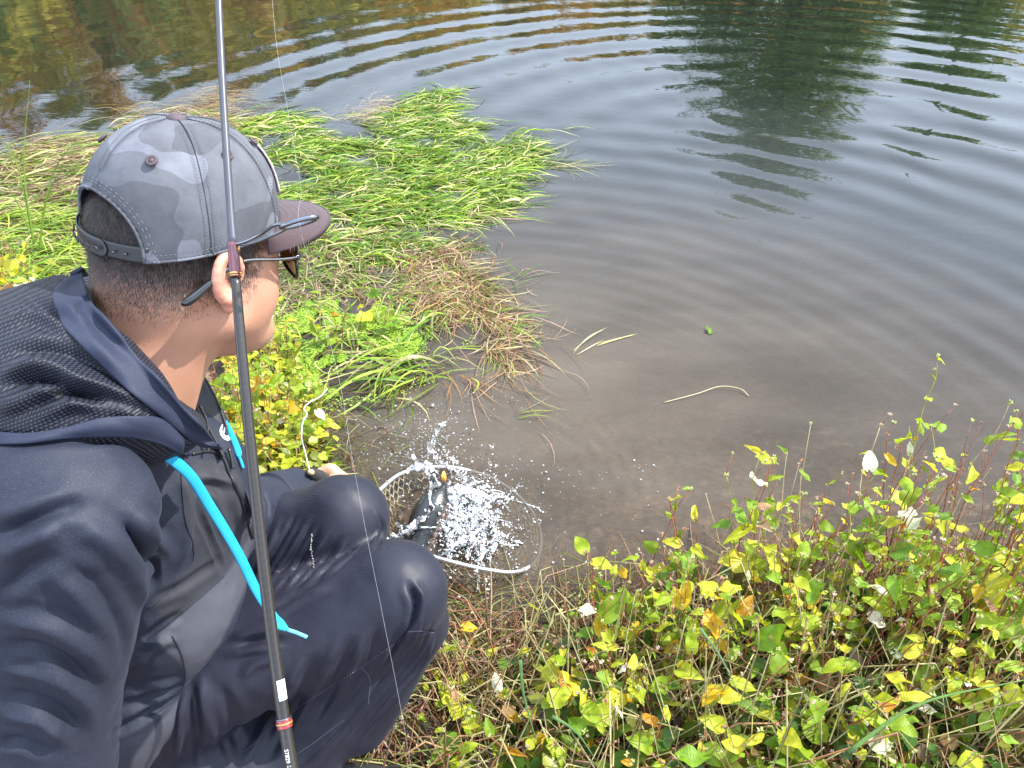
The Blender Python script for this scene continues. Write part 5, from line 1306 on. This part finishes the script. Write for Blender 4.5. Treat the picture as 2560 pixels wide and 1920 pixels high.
lay('floating_grass', green, 8500, .28, .42, (.08, .24), (.003, .0070), .022, [G1, G2, STR, G1*.5], [.44, .25, .14, .17], 'bright green grass lying in a thick mat on the water beside the cap', 1)
lay('floating_grass', green, 1500, .15, .7, (.05, .15), (.002, .005), .022, [G2, STR*.9, STR], [.4, .3, .3], 'pale straw blades strewn over the green floating mat', 2)
band_ = [(560, 310), (720, 285), (745, 300), (700, 335), (560, 350), (540, 330)]
lay('floating_grass', band_, 450, .1, .3, (.10, .24), (.004, .008), .02, [G1, STR, G2], [.45, .25, .3], 'narrow strip of green grass floating just behind the cap', 3)
mid = [(690, 560), (1080, 560), (1130, 620), (1180, 700), (1250, 800), (1270, 880), (1180, 900), (1080, 800), (960, 740), (800, 740), (700, 800), (640, 760), (650, 640)]
lay('matted_grass', mid, 3000, .1, 1.1, (.06, .2), (.002, .005), .014, [G1*.8, STR*.85, BR, PK*.8, G2*.8], [.22, .26, .2, .16, .16], 'tangled half dead grass between the green mat and the duckweed', 4)
dead = [(1060, 590), (1110, 590), (1180, 690), (1240, 790), (1275, 870), (1262, 950), (1180, 960), (1130, 860), (1090, 760), (1000, 680)]
lay('dead_grass', dead, 1500, -1.1, .6, (.06, .22), (.0014, .0034), .02, [BR, OR, PK, STR*.8], [.3, .3, .25, .15], 'rusty brown dead stalks along the outer edge of the mat', 5, curl=.7)
lay('bent_grass', [(1010, 830), (1110, 800), (1170, 850), (1120, 960), (1010, 990), (930, 960)], 80, -2.4, .3, (.12, .30), (.005, .009), .05, [G2*.9, STR*.8, G1], [.45, .3, .25], 'long pale green blades sweeping towards the net', 6, 7, .35, .01)
left = [(-300, 420), (0, 375), (150, 345), (300, 300), (450, 285), (560, 300), (560, 480), (300, 560), (250, 800), (0, 860), (-300, 860)]
lay('dry_grass', left, 11500, .22, .42, (.10, .28), (.0025, .0065), .02, [STR*.75, PK*.85, BR, G1*.9, STR, G2*.8], [.2, .21, .2, .14, .09, .16], 'straw and pink dry grass floating left of the man', 7)
lay('pale_grass', [(-300, 560), (0, 540), (220, 540), (240, 860), (0, 860), (-300, 900)], 3200, .5, .5, (.10, .3), (.003, .005), .05, [G2, STR*.8, G1], [.45, .2, .35], 'yellow green grass behind the mans shoulder', 8)
lay('weedy_grass', [(620, 780), (1080, 780), (1100, 960), (800, 1010), (640, 960)], 420, .4, 1.6, (.06, .2), (.003, .006), .03, [G1*.8, G2, STR*.8, BR], [.35, .35, .2, .1], 'loose blades lying over the lime duckweed', 18, curl=.9)
lay('dry_grass', [(250, 285), (520, 235), (560, 245), (540, 300), (300, 330)], 420, .1, .18, (.15, .35), (.0016, .003), .05, [PK, STR*.8, BR], [.5, .3, .2], 'feathery pinkish stalks leaning out over the water above the cap', 9, curl=.2)
lay('dry_grass', [(760, 345), (860, 290), (930, 250), (960, 260), (920, 330), (800, 365)], 520, .5, .35, (.08, .22), (.001, .002), .035, [PK*.9, STR*.8, (.5, .46, .44)], [.45, .25, .3], 'bleached wispy roots at the back of the green mat', 10)
# strays reaching out from the mat, each its own tuft
def tuft(name, base_px, n, a0, sa, L, col, lab, seed, lift=.02, wd=(.002, .0035), curl=.5, cat='grass tuft', grp=None):
    rr_ = np.random.default_rng(seed); p = PZ(*base_px); q = np.array([(p.x, p.y)]*n)+rr_.normal(0, .012, (n, 2))
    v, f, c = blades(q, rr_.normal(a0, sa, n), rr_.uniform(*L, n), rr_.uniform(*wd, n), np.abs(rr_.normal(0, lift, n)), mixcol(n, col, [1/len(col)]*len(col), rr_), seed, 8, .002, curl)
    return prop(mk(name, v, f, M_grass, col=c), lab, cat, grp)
tuft('grass_tuft', (1370, 420), 16, .25, .3, (.12, .4), [G2, STR, PK], 'tuft of looping stalks floating farthest out right of the mat', 31)
tuft('grass_tuft', (1250, 370), 26, .15, .35, (.14, .36), [G1, G2, STR], 'green and straw blades fanning out at the mats right shoulder', 41)
tuft('grass_tuft', (1110, 660), 18, -.6, .6, (.10, .3), [BR, STR, PK], 'brown stalks straying right of the rusty patch', 42)
tuft('grass_tuft', (1300, 400), 20, .2, .3, (.14, .5), [G1, STR, G2], 'short green tuft at the right tip of the green mat', 32)
tuft('grass_tuft', (1170, 545), 22, .1, .35, (.15, .42), [STR, PK, G2], 'tuft of curled stalks below the green tip with hooked ends', 33, .03)
tuft('grass_tuft', (1185, 520), 18, -1.4, .4, (.12, .3), [STR, G2, PK], 'pale blades drooping downwards over open grey water', 34, .03)
tuft('grass_tuft', (1090, 245), 14, .3, .3, (.12, .4), [PK, STR, G2], 'dry seedy stalks at the upper end of the mat', 35, .05)
tuft('grass_tuft', (1300, 700), 6, 1.2, .6, (.06, .22), [STR, G1*.8, PK], 'thin bent stalk standing in the water right of the brown grass', 36, .05)
tuft('floating_reed', (1425, 322), 5, .15, .12, (.06, .16), [G2, G1], 'single short green blade adrift above the middle', 37, .004)
tuft('floating_reed', (1430, 890), 3, .75, .12, (.12, .20), [G2, STR], 'pair of pale blades poking out of the water right of centre', 38, .02, curl=.1)
tuft('floating_reed', (1490, 862), 2, .42, .05, (.14, .22), [STR], 'straight straw blade lying beside the poking pair', 39, .02, curl=.05)
tuft('floating_reed', (1305, 1042), 4, .45, .2, (.10, .22), [G2*.8, STR], 'green and straw blades adrift above the splash', 40, .01, curl=.25)
M_straw = simple('straw', (.48, .42, .24), .6)
q = smooth_path([PZ(1660, 1006, .004), PZ(1740, 985, .006), PZ(1800, 966, .012), PZ(1850, 972, .010), PZ(1872, 990, .004)], 30)
prop(mk('straw_stalk', *tube(q, .0012, 5), M_straw), 'thin pale straw arched on the open water right of centre', 'straw')
# duckweed
M_duck = leafy('duckweed', None, .2, .5, 'col', False)
dk = [(700, 800), (780, 760), (900, 750), (1020, 790), (1060, 860), (1000, 930), (900, 985), (780, 1010), (690, 985), (650, 900)]
q = np.concatenate([inpoly(dk, 26000, r), inpoly([(600, 760), (1150, 700), (1200, 900), (1000, 1000), (650, 1060)], 5000, r)])
nn_ = vnoise(np.concatenate([q, q[:, :1]*0], 1), 9, 91)+.5*vnoise(np.concatenate([q, q[:, :1]*0], 1), 24, 92); q = q[nn_ > -.2]; n_ = len(q)
a = np.linspace(0, 2*np.pi, 6, endpoint=False); rad = r.uniform(.0014, .0034, n_)
V = np.stack([q[:, 0, None]+rad[:, None]*np.cos(a)*1.2, q[:, 1, None]+rad[:, None]*np.sin(a), np.repeat(r.uniform(.005, .011, n_)[:, None], 6, 1)+rad[:, None]*.25*np.cos(a*2)], -1).reshape(-1, 3)
C = np.repeat(np.array((.25, .40, .04))*r.uniform(.65, 1.3, (n_, 1)), 6, 0)
prop(mk('duckweed', V, np.arange(6*n_).reshape(n_, 6), M_duck, col=C, smooth=False), 'lime green duckweed covering the still water by the bank', 'duckweed', kind='stuff')

# ---- leafy knotweed
def leaf_mesh(name, L, W_, fold, droop, wavy, mat, heart=True, seed=0):
    r2 = np.random.default_rng(seed); ns, nw = 9, 5; V = []
    for i in range(ns):
        t = i/(ns-1)
        w = W_*.5*((math.sin(math.pi*min(1, t**.62))**.75) if heart else math.sin(math.pi*t**.8)**.9)
        if t == 0: w = W_*.16 if heart else .0004
        if t == 1: w = .0002
        for j in range(nw):
            s_ = (j-(nw-1)/2)/((nw-1)/2)
            back = (-.10*L*abs(s_)*(1-t)**4) if heart else 0
            V.append((s_*w, t*L+back, fold*abs(s_)*w+droop*t*t*L+wavy*math.sin(t*9+seed)*s_*w*.5+.0008*math.cos(5*t*math.pi)*abs(s_)))
    return mesh_data(name, np.array(V), grid_faces(ns, nw), [mat])
YG = [(0, (.19, .31, .02)), (.35, (.32, .43, .025)), (.7, (.48, .53, .04)), (1, (.62, .58, .06))]
GR = [(0, (.10, .20, .015)), (.5, (.18, .33, .02)), (1, (.30, .44, .04))]
M_leaf = {'yellow': leafy('yellow_green_leaf', YG, .5), 'green': leafy('green_leaf', GR, .42), 'gold': leafy('golden_leaf', [(0, (.60, .45, .02)), (.6, (.62, .40, .02)), (1, (.55, .24, .03))], .5), 'pale': leafy('pale_leaf', [(0, (.52, .58, .38)), (1, (.66, .62, .48))], .25, .5), 'dry': leafy('dry_leaf', [(0, (.30, .17, .09)), (1, (.45, .30, .17))], .2, .8)}
LM = {}
for kn, m_ in M_leaf.items():
    LM[kn] = [leaf_mesh('leaf', .058*a_, .038*b_, fo, dr, wv_, m_, True, i) for i, (a_, b_, fo, dr, wv_) in enumerate([(1, 1, .35, -.25, .5), (1.25, 1.05, .2, .15, .9), (.8, .85, .7, -.5, .4), (1.0, 1.2, .15, -.2, .8), (1.1, .55, 1.1, -.4, 1.2), (.9, .8, -.4, -.35, .6), (.7, .5, .3, .3, .6)])]
M_stemr = simple('red_stem', (.30, .09, .045), .5, var=.35, bump=(60, .3, .001)); M_stemg = simple('green_stem', (.30, .30, .06), .5, var=.35); M_stemd = simple('straw_stem', (.42, .32, .18), .6, var=.3)
# seed head: cluster of small pointed bracts
def bud_mesh(mat, seed):
    r2 = np.random.default_rng(seed); g_ = Geo()
    for k in range(7):
        d = r2.normal(size=3); d[2] = abs(d[2])+.5; d /= np.linalg.norm(d); g_.add(*tube([np.zeros(3), d*.0035, d*.0075], [.0009, .0017, .0002], 5))
    gg = {}
    for f in g_.F: gg.setdefault(f.shape[1], []).append(f)
    return mesh_data('bud', np.concatenate(g_.V), [np.concatenate(v) for v in gg.values()], [mat])
BUDS = [bud_mesh(simple('cream_bud', (.45, .33, .22), .7, var=.3), 1), bud_mesh(simple('brown_bud', (.32, .17, .10), .8, var=.3), 2), bud_mesh(simple('pale_green_bud', (.35, .38, .12), .7, var=.3), 3)]
stats = [0, 0]
def knotweed(base, n_st, hgt, lean, spread, pal, lab, grp, rnd, lsz=1., leaf_n=8, buds=True, stem_r=.0016):
    """one bushy plant: several jointed stems, heart leaves at the joints, seed heads at the tips"""
    base = Vector(base); o = empty('knotweed_plant', base, lab, 'plant', grp); gs = [Geo(), Geo(), Geo()]; leaves = []; bl = []
    for k in range(n_st):
        a = rnd.uniform(0, 2*math.pi); sp = rnd.uniform(.2, 1)*spread; H = hgt*rnd.uniform(.6, 1.08)
        p0 = base+Vector((math.cos(a)*sp*.35, math.sin(a)*sp*.35, -.02)); tip = base+Vector((math.cos(a)*sp, math.sin(a)*sp, H))+Vector(lean)*H
        nd = max(4, int(H/.045)+1); pts = []
        bow = Vector((rnd.gauss(0, .05), rnd.gauss(0, .05), 0))*H*2
        for i in range(nd):
            t = i/(nd-1); pts.append(p0.lerp(tip, t)+bow*math.sin(t*math.pi)*.6+Vector((rnd.gauss(0, .004), rnd.gauss(0, .004), 0)))
        kind = rnd.choice([0, 0, 1, 2]) ; gs[kind].add(*tube(smooth_path(pts, nd*2), np.linspace(stem_r*1.15, stem_r*.5, nd*2), 5))
        az_ = rnd.uniform(0, 6.28)
        for i in range(1, nd):
            t = i/(nd-1); az_ += 2.4+rnd.uniform(-.5, .5)
            if rnd.random() < min(1, leaf_n/nd):
                leaves.append((pts[i], az_, lsz*(1.15-.55*t)*rnd.choice([.4, .55, .7, .8, .95, 1.1, 1.3]), rnd.uniform(-.5, .9)))
            if t > .65 and rnd.random() < .4 and buds:
                d = Vector((math.cos(az_+1.5)*.5, math.sin(az_+1.5)*.5, 1)).normalized(); L = rnd.uniform(.02, .055)
                gs[0].add(*tube([pts[i], pts[i]+d*L*.5, pts[i]+d*L], stem_r*.4, 4)); bl.append(pts[i]+d*L)
        if buds: bl.append(pts[-1])
        elif rnd.random() < .5: bl.append(pts[-1])
    for k in range(n_st):
        a = rnd.uniform(0, 6.28); sp = rnd.uniform(.2, 1.1)*spread; h_ = hgt*rnd.uniform(.3, .95); q0 = base+Vector((math.cos(a)*sp*.5, math.sin(a)*sp*.5, 0)); q2 = base+Vector((math.cos(a)*sp*1.2, math.sin(a)*sp*1.2, h_))
        gs[rnd.choice([0, 0, 2])].add(*tube(smooth_path([q0, q0.lerp(q2, .5)+Vector((rnd.gauss(0, .015), rnd.gauss(0, .015), 0)), q2], 8), np.linspace(stem_r*.8, stem_r*.35, 8), 4)); bl.append(q2)
    for q_, m_ in zip(gs, (M_stemr, M_stemg, M_stemd)):
        if q_.V: q_.make('stem', m_, o)
    for p, az2, s_, el in leaves:
        kd = rnd.choices(list(pal), weights=list(pal.values()))[0]; me = rnd.choice(LM[kd])
        lo = bpy.data.objects.new('leaf', me); COL.objects.link(lo); lo.parent = o; lo.location = p-base
        lo.rotation_euler = (el, rnd.uniform(-.6, .6), az2); lo.scale = (s_, s_, s_); stats[0] += 1
    for p in bl:
        me = rnd.choice(BUDS); bo = bpy.data.objects.new('seed_head', me); COL.objects.link(bo); bo.parent = o; bo.location = p-base
        s_ = rnd.uniform(.4, 1.0); bo.scale = (s_, s_, s_); bo.rotation_euler = (rnd.uniform(-.5, .5), rnd.uniform(-.5, .5), rnd.uniform(0, 6)); stats[1] += 1
    return o
rnd = random.Random(3)
PY = {'yellow': .74, 'green': .14, 'gold': .07, 'pale': .035, 'dry': .015}; PG = {'yellow': .66, 'green': .29, 'gold': .02, 'pale': .025, 'dry': .005}; PO = {'yellow': .55, 'green': .12, 'gold': .26, 'pale': .04, 'dry': .03}
def gz(x, y): return float(height(np.array(x), np.array(y)))
def where(px, py):
    """plain words for where a plant stands"""
    if px < 600: return 'at the left edge'
    if px < 980: return 'on the bank behind the net handle'
    c = 'in the bottom right corner' if px > 2150 and py > 1550 else 'at the right edge by the water' if px > 2150 else 'at the bottom edge' if py > 1720 else 'at the waters edge' if py < 1500 else 'in the thick of the patch'
    return c
# right-hand patch: (root pixel x, y on the ground, height)
used_l = {}
def place(px, py, H, pal, lean, n_st, spread, leaf_n, lsz=1., grp='knotweed plants on the right bank', stem_r=.0016):
    p = PZ(px, py, .03); z = max(gz(p.x, p.y), -.05); p = PZ(px, py, z)
    tone = 'golden' if pal is PO else 'deep green' if pal is PG else 'yellow green'
    size = 'tall' if H > .33 else 'low' if H < .17 else 'mid height'
    w_ = where(*pix(p+Vector((0, 0, H*.5)))); k_ = (tone, size, w_); used_l[k_] = used_l.get(k_, 0)+1
    extra = ['', ' with red stems', ' leaning left', ' with pale seed heads', ' with broad leaves', ' with sparse leaves', ' crowded by others', ' half in shade', ' with curled leaves', ' with tangled stems', ' with bare tips'][min(used_l[k_]-1, 10)]
    return knotweed((p.x, p.y, z), n_st, H, lean, spread, pal, f'{size} {tone} knotweed{extra} {w_}', grp, rnd, lsz, leaf_n, True, stem_r)
for px, py, H, k_ in [(1745, 1560, .40, PG), (1870, 1530, .45, PG), (1960, 1560, .50, PY), (2060, 1500, .52, PG), (2150, 1560, .50, PG), (2250, 1500, .52, PY), (2340, 1560, .50, PG), (2430, 1520, .50, PY), (2520, 1560, .52, PG), (2600, 1500, .52, PG),
                      (2000, 1640, .40, PG), (2120, 1680, .40, PG), (2230, 1660, .40, PG), (2350, 1690, .40, PG), (2460, 1680, .40, PG), (2570, 1700, .42, PG), (1880, 1680, .34, PY), (2680, 1640, .46, PG)]:
    place(px, py, H*(.82 if px < 2000 else .92 if px < 2200 else 1.04), k_, (rnd.uniform(-.12, .05), rnd.uniform(-.05, .2), 0), 8, .13, 6.5, .92)
for px, py, H, k_ in [(1500, 1660, .24, PO), (1560, 1640, .28, PY), (1640, 1620, .30, PG), (1740, 1700, .28, PO), (1840, 1780, .26, PG), (1950, 1800, .26, PY), (2060, 1820, .26, PG), (2190, 1830, .26, PY), (2300, 1840, .28, PG), (2430, 1850, .28, PY), (2560, 1850, .28, PG),
                      (1330, 1780, .18, PO), (1430, 1790, .20, PO), (1530, 1790, .20, PY), (1640, 1800, .22, PY), (1740, 1850, .20, PY)]:
    place(px, py, H, k_, (rnd.uniform(-.15, .1), rnd.uniform(-.1, .2), 0), 6, .10, 6, .95)
for px, py, H, k_ in [(1190, 1900, .12, PO), (1290, 1920, .15, PO), (1370, 1930, .16, PY), (1470, 1940, .16, PO), (1580, 1950, .17, PY), (1690, 1960, .18, PY), (1800, 1970, .18, PY), (1920, 1980, .18, PG), (2050, 1990, .18, PY), (2180, 2000, .2, PG), (2320, 2010, .2, PG), (2460, 2010, .2, PG), (2600, 2000, .2, PG), (1180, 1760, .09, PY), (1650, 1700, .22, PG), (1560, 1730, .2, PO), (2040, 1920, .2, PG), (1880, 1910, .2, PY)]:
    place(px, py, H, k_, (rnd.uniform(-.2, .2), rnd.uniform(-.2, .2), 0), 5, .09, 4.6, 1.0)
for px, py, H, k_ in [(1340, 1600, .14, PY), (1430, 1580, .18, PY), (1270, 1680, .10, PY), (1480, 1560, .22, PY), (1190, 1640, .10, PO), (1110, 1850, .08, PO), (1160, 1900, .10, PY), (1080, 1760, .06, PY), (1240, 1840, .10, PO)]:
    place(px, py, H, k_, (rnd.uniform(-.2, .1), 0, 0), 2, .05, 2.5, .75)
# plants between the man and the mat
for px, py, H, k_ in [(690, 1150, .30, PY), (740, 1120, .26, PY), (640, 1180, .34, PY), (700, 1040, .28, PY), (640, 1080, .34, PO), (610, 1130, .36, PY), (760, 1050, .22, PY), (660, 960, .30, PY), (720, 960, .26, PY), (800, 1100, .12, PY), (540, 1180, .40, PY), (650, 900, .34, PY), (600, 860, .36, PY), (680, 860, .30, PY), (590, 1240, .36, PY), (700, 1230, .26, PO), (760, 1190, .22, PY), (560, 1060, .4, PY), (830, 900, .24, PG), (920, 860, .2, PG),
                      (20, 700, .34, PY), (-30, 740, .40, PY), (40, 760, .34, PO), (-60, 680, .40, PY), (10, 830, .40, PY), (110, 790, .26, PY), (-40, 860, .34, PY), (70, 860, .28, PY), (130, 900, .24, PY), (-20, 960, .36, PO), (200, 880, .22, PG), (60, 960, .34, PY), (290, 860, .2, PY)]:
    left_ = px < 400
    place(px, py, H, k_, (rnd.uniform(-.1, .3), rnd.uniform(-.1, .1), 0), 5, .09, 7, 1.05, 'knotweed plants on the left bank', .0015)
# tall green reed stems at the far left
g = Geo(); 
for (x0, y0), (x1, y1), (x2, y2) in [((90, 640), (60, 420), (75, 200)), ((90, 640), (45, 420), (-20, 310)), ((95, 640), (130, 440), (210, 330)), ((85, 600), (40, 500), (-10, 430)), ((100, 650), (110, 520), (160, 400))]:
    b0 = PZ(x0, y0, 0); d0_ = (b0-Vector((0, 0, CAMZ))).dot(Vector((0, cP, -sP)))
    L = smooth_path([b0, P(x1, y1, d0_-.05), P(x2, y2, d0_-.12)], 14); g.add(*ribbon(L, np.linspace(.008, .001, 14), .0012), (.16, .27, .03))
prop(g.make('reed', M_grass), 'upright green reed blades at the far left over the dry grass', 'reed')
# bigger foreground blades crossing the patch
for i, (pts, w_, c, lab) in enumerate([
 ([(1300, 1650), (1310, 1740), (1340, 1850)], .006, (.10, .20, .06), 'dark green grass blade upright among golden leaves at the bottom'),
 ([(2120, 1880), (2300, 1760), (2560, 1700)], .006, (.13, .25, .06), 'long grass blade crossing the bottom right corner'),
 ([(1750, 1570), (1800, 1640), (1850, 1740)], .0045, (.16, .28, .12), 'bluish grass blade leaning in the middle of the patch'),
 ([(1380, 1790), (1440, 1830), (1490, 1900)], .005, (.10, .20, .06), 'short dark blade near the bottom edge')]):
    q = [P(x, y, (1.13, 1.0, 1.13, 1.05)[i]) for x, y in pts]; v_, f_ = ribbon(smooth_path(q, 16), np.linspace(w_, w_*.2, 16), .0012); g = Geo(); g.add(v_, f_, c)
    prop(g.make('grass_stalk', M_grass), lab, 'grass blade')

# ---- litter: dead stems, undergrowth leaves, wet debris
g = Geo(); 
def land_pts(poly, n): return inpoly(poly, n, r, .03)
def stems(n, poly, L, rad, cols, lift, g_):
    for p in land_pts(poly, n):
        a = r.uniform(0, 2*np.pi); l = r.uniform(*L); z = gz(*p); e = np.array([p[0]+math.cos(a)*l, p[1]+math.sin(a)*l]); z2 = gz(*e)
        m_ = (p+e)/2+r.normal(0, .01, 2); up = abs(r.normal(0, lift))
        z, z2 = max(z, -.03), max(z2, -.03)
        v, f = tube([(p[0], p[1], z+.004), (m_[0], m_[1], (z+z2)/2+.008+up), (e[0], e[1], z2+.006+up*.6)], r.uniform(*rad), 4, cap=False); g_.add(v, f, np.array(cols[int(r.integers(len(cols)))])*r.uniform(.6, 1.3))
patch = [(1000, 1720), (1180, 1530), (1420, 1500), (1700, 1430), (2100, 1420), (2700, 1420), (2750, 2100), (900, 2100), (880, 1900)]
stems(2600, patch, (.05, .26), (.0006, .0019), [BR, STR*.8, PK, (.20, .22, .05), (.28, .11, .06)], .05, g)
stems(900, [(1100, 1700), (1500, 1600), (2600, 1560), (2700, 2050), (1100, 2050)], (.06, .24), (.0007, .0018), [STR*.9, STR*.7, (.34, .20, .10)], .13, g)
stems(700, [(1000, 1560), (1200, 1480), (1500, 1450), (1750, 1430), (1750, 1600), (1100, 1750), (980, 1720)], (.04, .18), (.0005, .0014), [BR*.8, (.18, .18, .05), STR*.6], .012, g)
stems(350, [(600, 1000), (900, 1000), (960, 1200), (900, 1330), (700, 1250)], (.06, .2), (.0006, .0016), [BR, STR*.8, (.2, .26, .05)], .03, g)
stems(900, [(-600, 1100), (600, 1100), (900, 1900), (900, 2700), (-600, 2700)], (.05, .2), (.0006, .0018), [BR, STR*.7, PK*.7, (.16, .18, .04)], .02, g)
prop(g.make('dead_stems', simple('x', (1, 1, 1)) if False else M_grass), 'tangle of dry straw and stems under the knotweed', 'dead stems', kind='stuff')
g = Geo()
def scatter_leaves(n, poly, zr, size, cols, pr, g_, tilt=.5):
    q = land_pts(poly, n)
    for p in q:
        L = r.uniform(*size); a = r.uniform(0, 6.28); c_, s_ = math.cos(a), math.sin(a); z = max(gz(*p), -.04)+r.uniform(*zr); t1, t2 = r.normal(0, tilt, 2)
        v = np.array([(0, 0, 0), (.28, .22, .04), (.34, .6, .02), (0, 1, -.1), (-.34, .6, .02), (-.28, .22, .04), (0, .5, -.05)])*L
        v[:, 2] += v[:, 0]*t1+v[:, 1]*t2; x = v[:, 0]*c_-v[:, 1]*s_; y = v[:, 0]*s_+v[:, 1]*c_
        g_.add(np.stack([x+p[0], y+p[1], v[:, 2]+z], -1), np.array([(0, 1, 6), (1, 2, 6), (2, 3, 6), (3, 4, 6), (4, 5, 6), (5, 0, 6)]), np.array(cols[int(r.choice(len(cols), p=pr))])*r.uniform(.6, 1.25))
scatter_leaves(1600, [(1250, 1760), (1400, 1620), (1700, 1500), (2700, 1480), (2700, 2100), (1250, 2100)], (.0, .12), (.018, .040), [(.05, .11, .012), (.10, .16, .02), (.22, .24, .03), (.20, .13, .06)], [.4, .3, .12, .18], g)
scatter_leaves(900, [(560, 860), (720, 840), (800, 1000), (860, 1150), (800, 1260), (560, 1260)], (.0, .14), (.016, .034), [(.24, .30, .03), (.36, .36, .04), (.14, .22, .02)], [.4, .35, .25], g)
scatter_leaves(500, [(-200, 760), (280, 740), (260, 1000), (-200, 1100)], (.0, .2), (.018, .036), [(.24, .30, .03), (.40, .38, .04), (.14, .22, .02)], [.4, .35, .25], g)
prop(g.make('undergrowth', M_grass), 'low leafy undergrowth beneath the knotweed stems', 'undergrowth', kind='stuff')
# leaf litter and weed on the muddy margin
g = Geo(); scatter_leaves(900, [(930, 1560), (1250, 1480), (1500, 1560), (1300, 1760), (1000, 1980), (860, 1900)], (.0, .006), (.008, .022), [(.16, .10, .06), (.28, .19, .12), (.12, .15, .03), (.08, .05, .03)], [.35, .25, .2, .2], g, .2)
prop(g.make('leaf_litter', M_grass), 'brown leaf scraps on the wet mud beside the knee', 'leaf litter', kind='stuff')
# submerged weed strands
g = Geo()
for k in range(420):
    c = [(1000, 1050), (1150, 1080), (1300, 1470), (1100, 1530), (1450, 1480), (880, 1120)][k % 6]; p = PZ(r.normal(c[0], 90), r.normal(c[1], 45), 0); zb = gz(p.x, p.y)
    if zb > -.005: continue
    z = max(zb+.01, -.08)*r.uniform(.2, 1); a = r.normal(.2, .7); L = r.uniform(.05, .2); pts = []
    for t in np.linspace(0, 1, 7): pts.append((p.x+math.cos(a)*L*t+.006*math.sin(t*9+k), p.y+math.sin(a)*L*t+.006*math.cos(t*11+k), z))
    g.add(*tube(pts, r.uniform(.0006, .0015), 4, cap=False), np.array([(.20, .22, .04), (.16, .12, .06), (.34, .33, .10)][k % 3])*r.uniform(.6, 1.3))
prop(g.make('water_weed', M_grass), 'thin weed strands trailing under the clear shallow water', 'water weed', kind='stuff')
# leaves adrift on the river
for px, py, a, s_, kd, lab in [(1778, 836, .3, .5, 'green', 'small green leaf floating alone on the grey water'), (1560, 1575, 1., .8, 'dry', 'brown lobed leaf stranded at the edge below the net'), (1000, 1840, 2.8, 1.15, 'pale', 'large pale dead leaf lying on the mud beside the knee')]:
    p = PZ(px, py, .0); lo = bpy.data.objects.new('fallen_leaf', LM[kd][1]); COL.objects.link(lo); lo.location = (p.x, p.y, max(.004, gz(p.x, p.y)+.02)); lo.rotation_euler = (.1, .1, a); lo.scale = (s_,)*3; prop(lo, lab, 'leaf')
# wet stone by the bottom edge
p = PZ(1400, 1770, .03); s = SDF((p.x-.1, p.y-.1, -.06), (p.x+.1, p.y+.1, .10), .006); s.ell((p.x, p.y, .02), (.062, .05, .04), .02); s.ell((p.x+.03, p.y+.01, .02), (.04, .04, .03), .02); v_, f_ = s.mesh()
prop(mk('wet_stone', v_+(vnoise(v_, 30, 5)*.006)[:, None], f_, simple('dark_wet_stone', (.045, .042, .045), .25, bump=(60, .6, .004), var=.5)), 'dark wet stone half hidden under the golden leaves', 'stone')
print('leaves', stats)
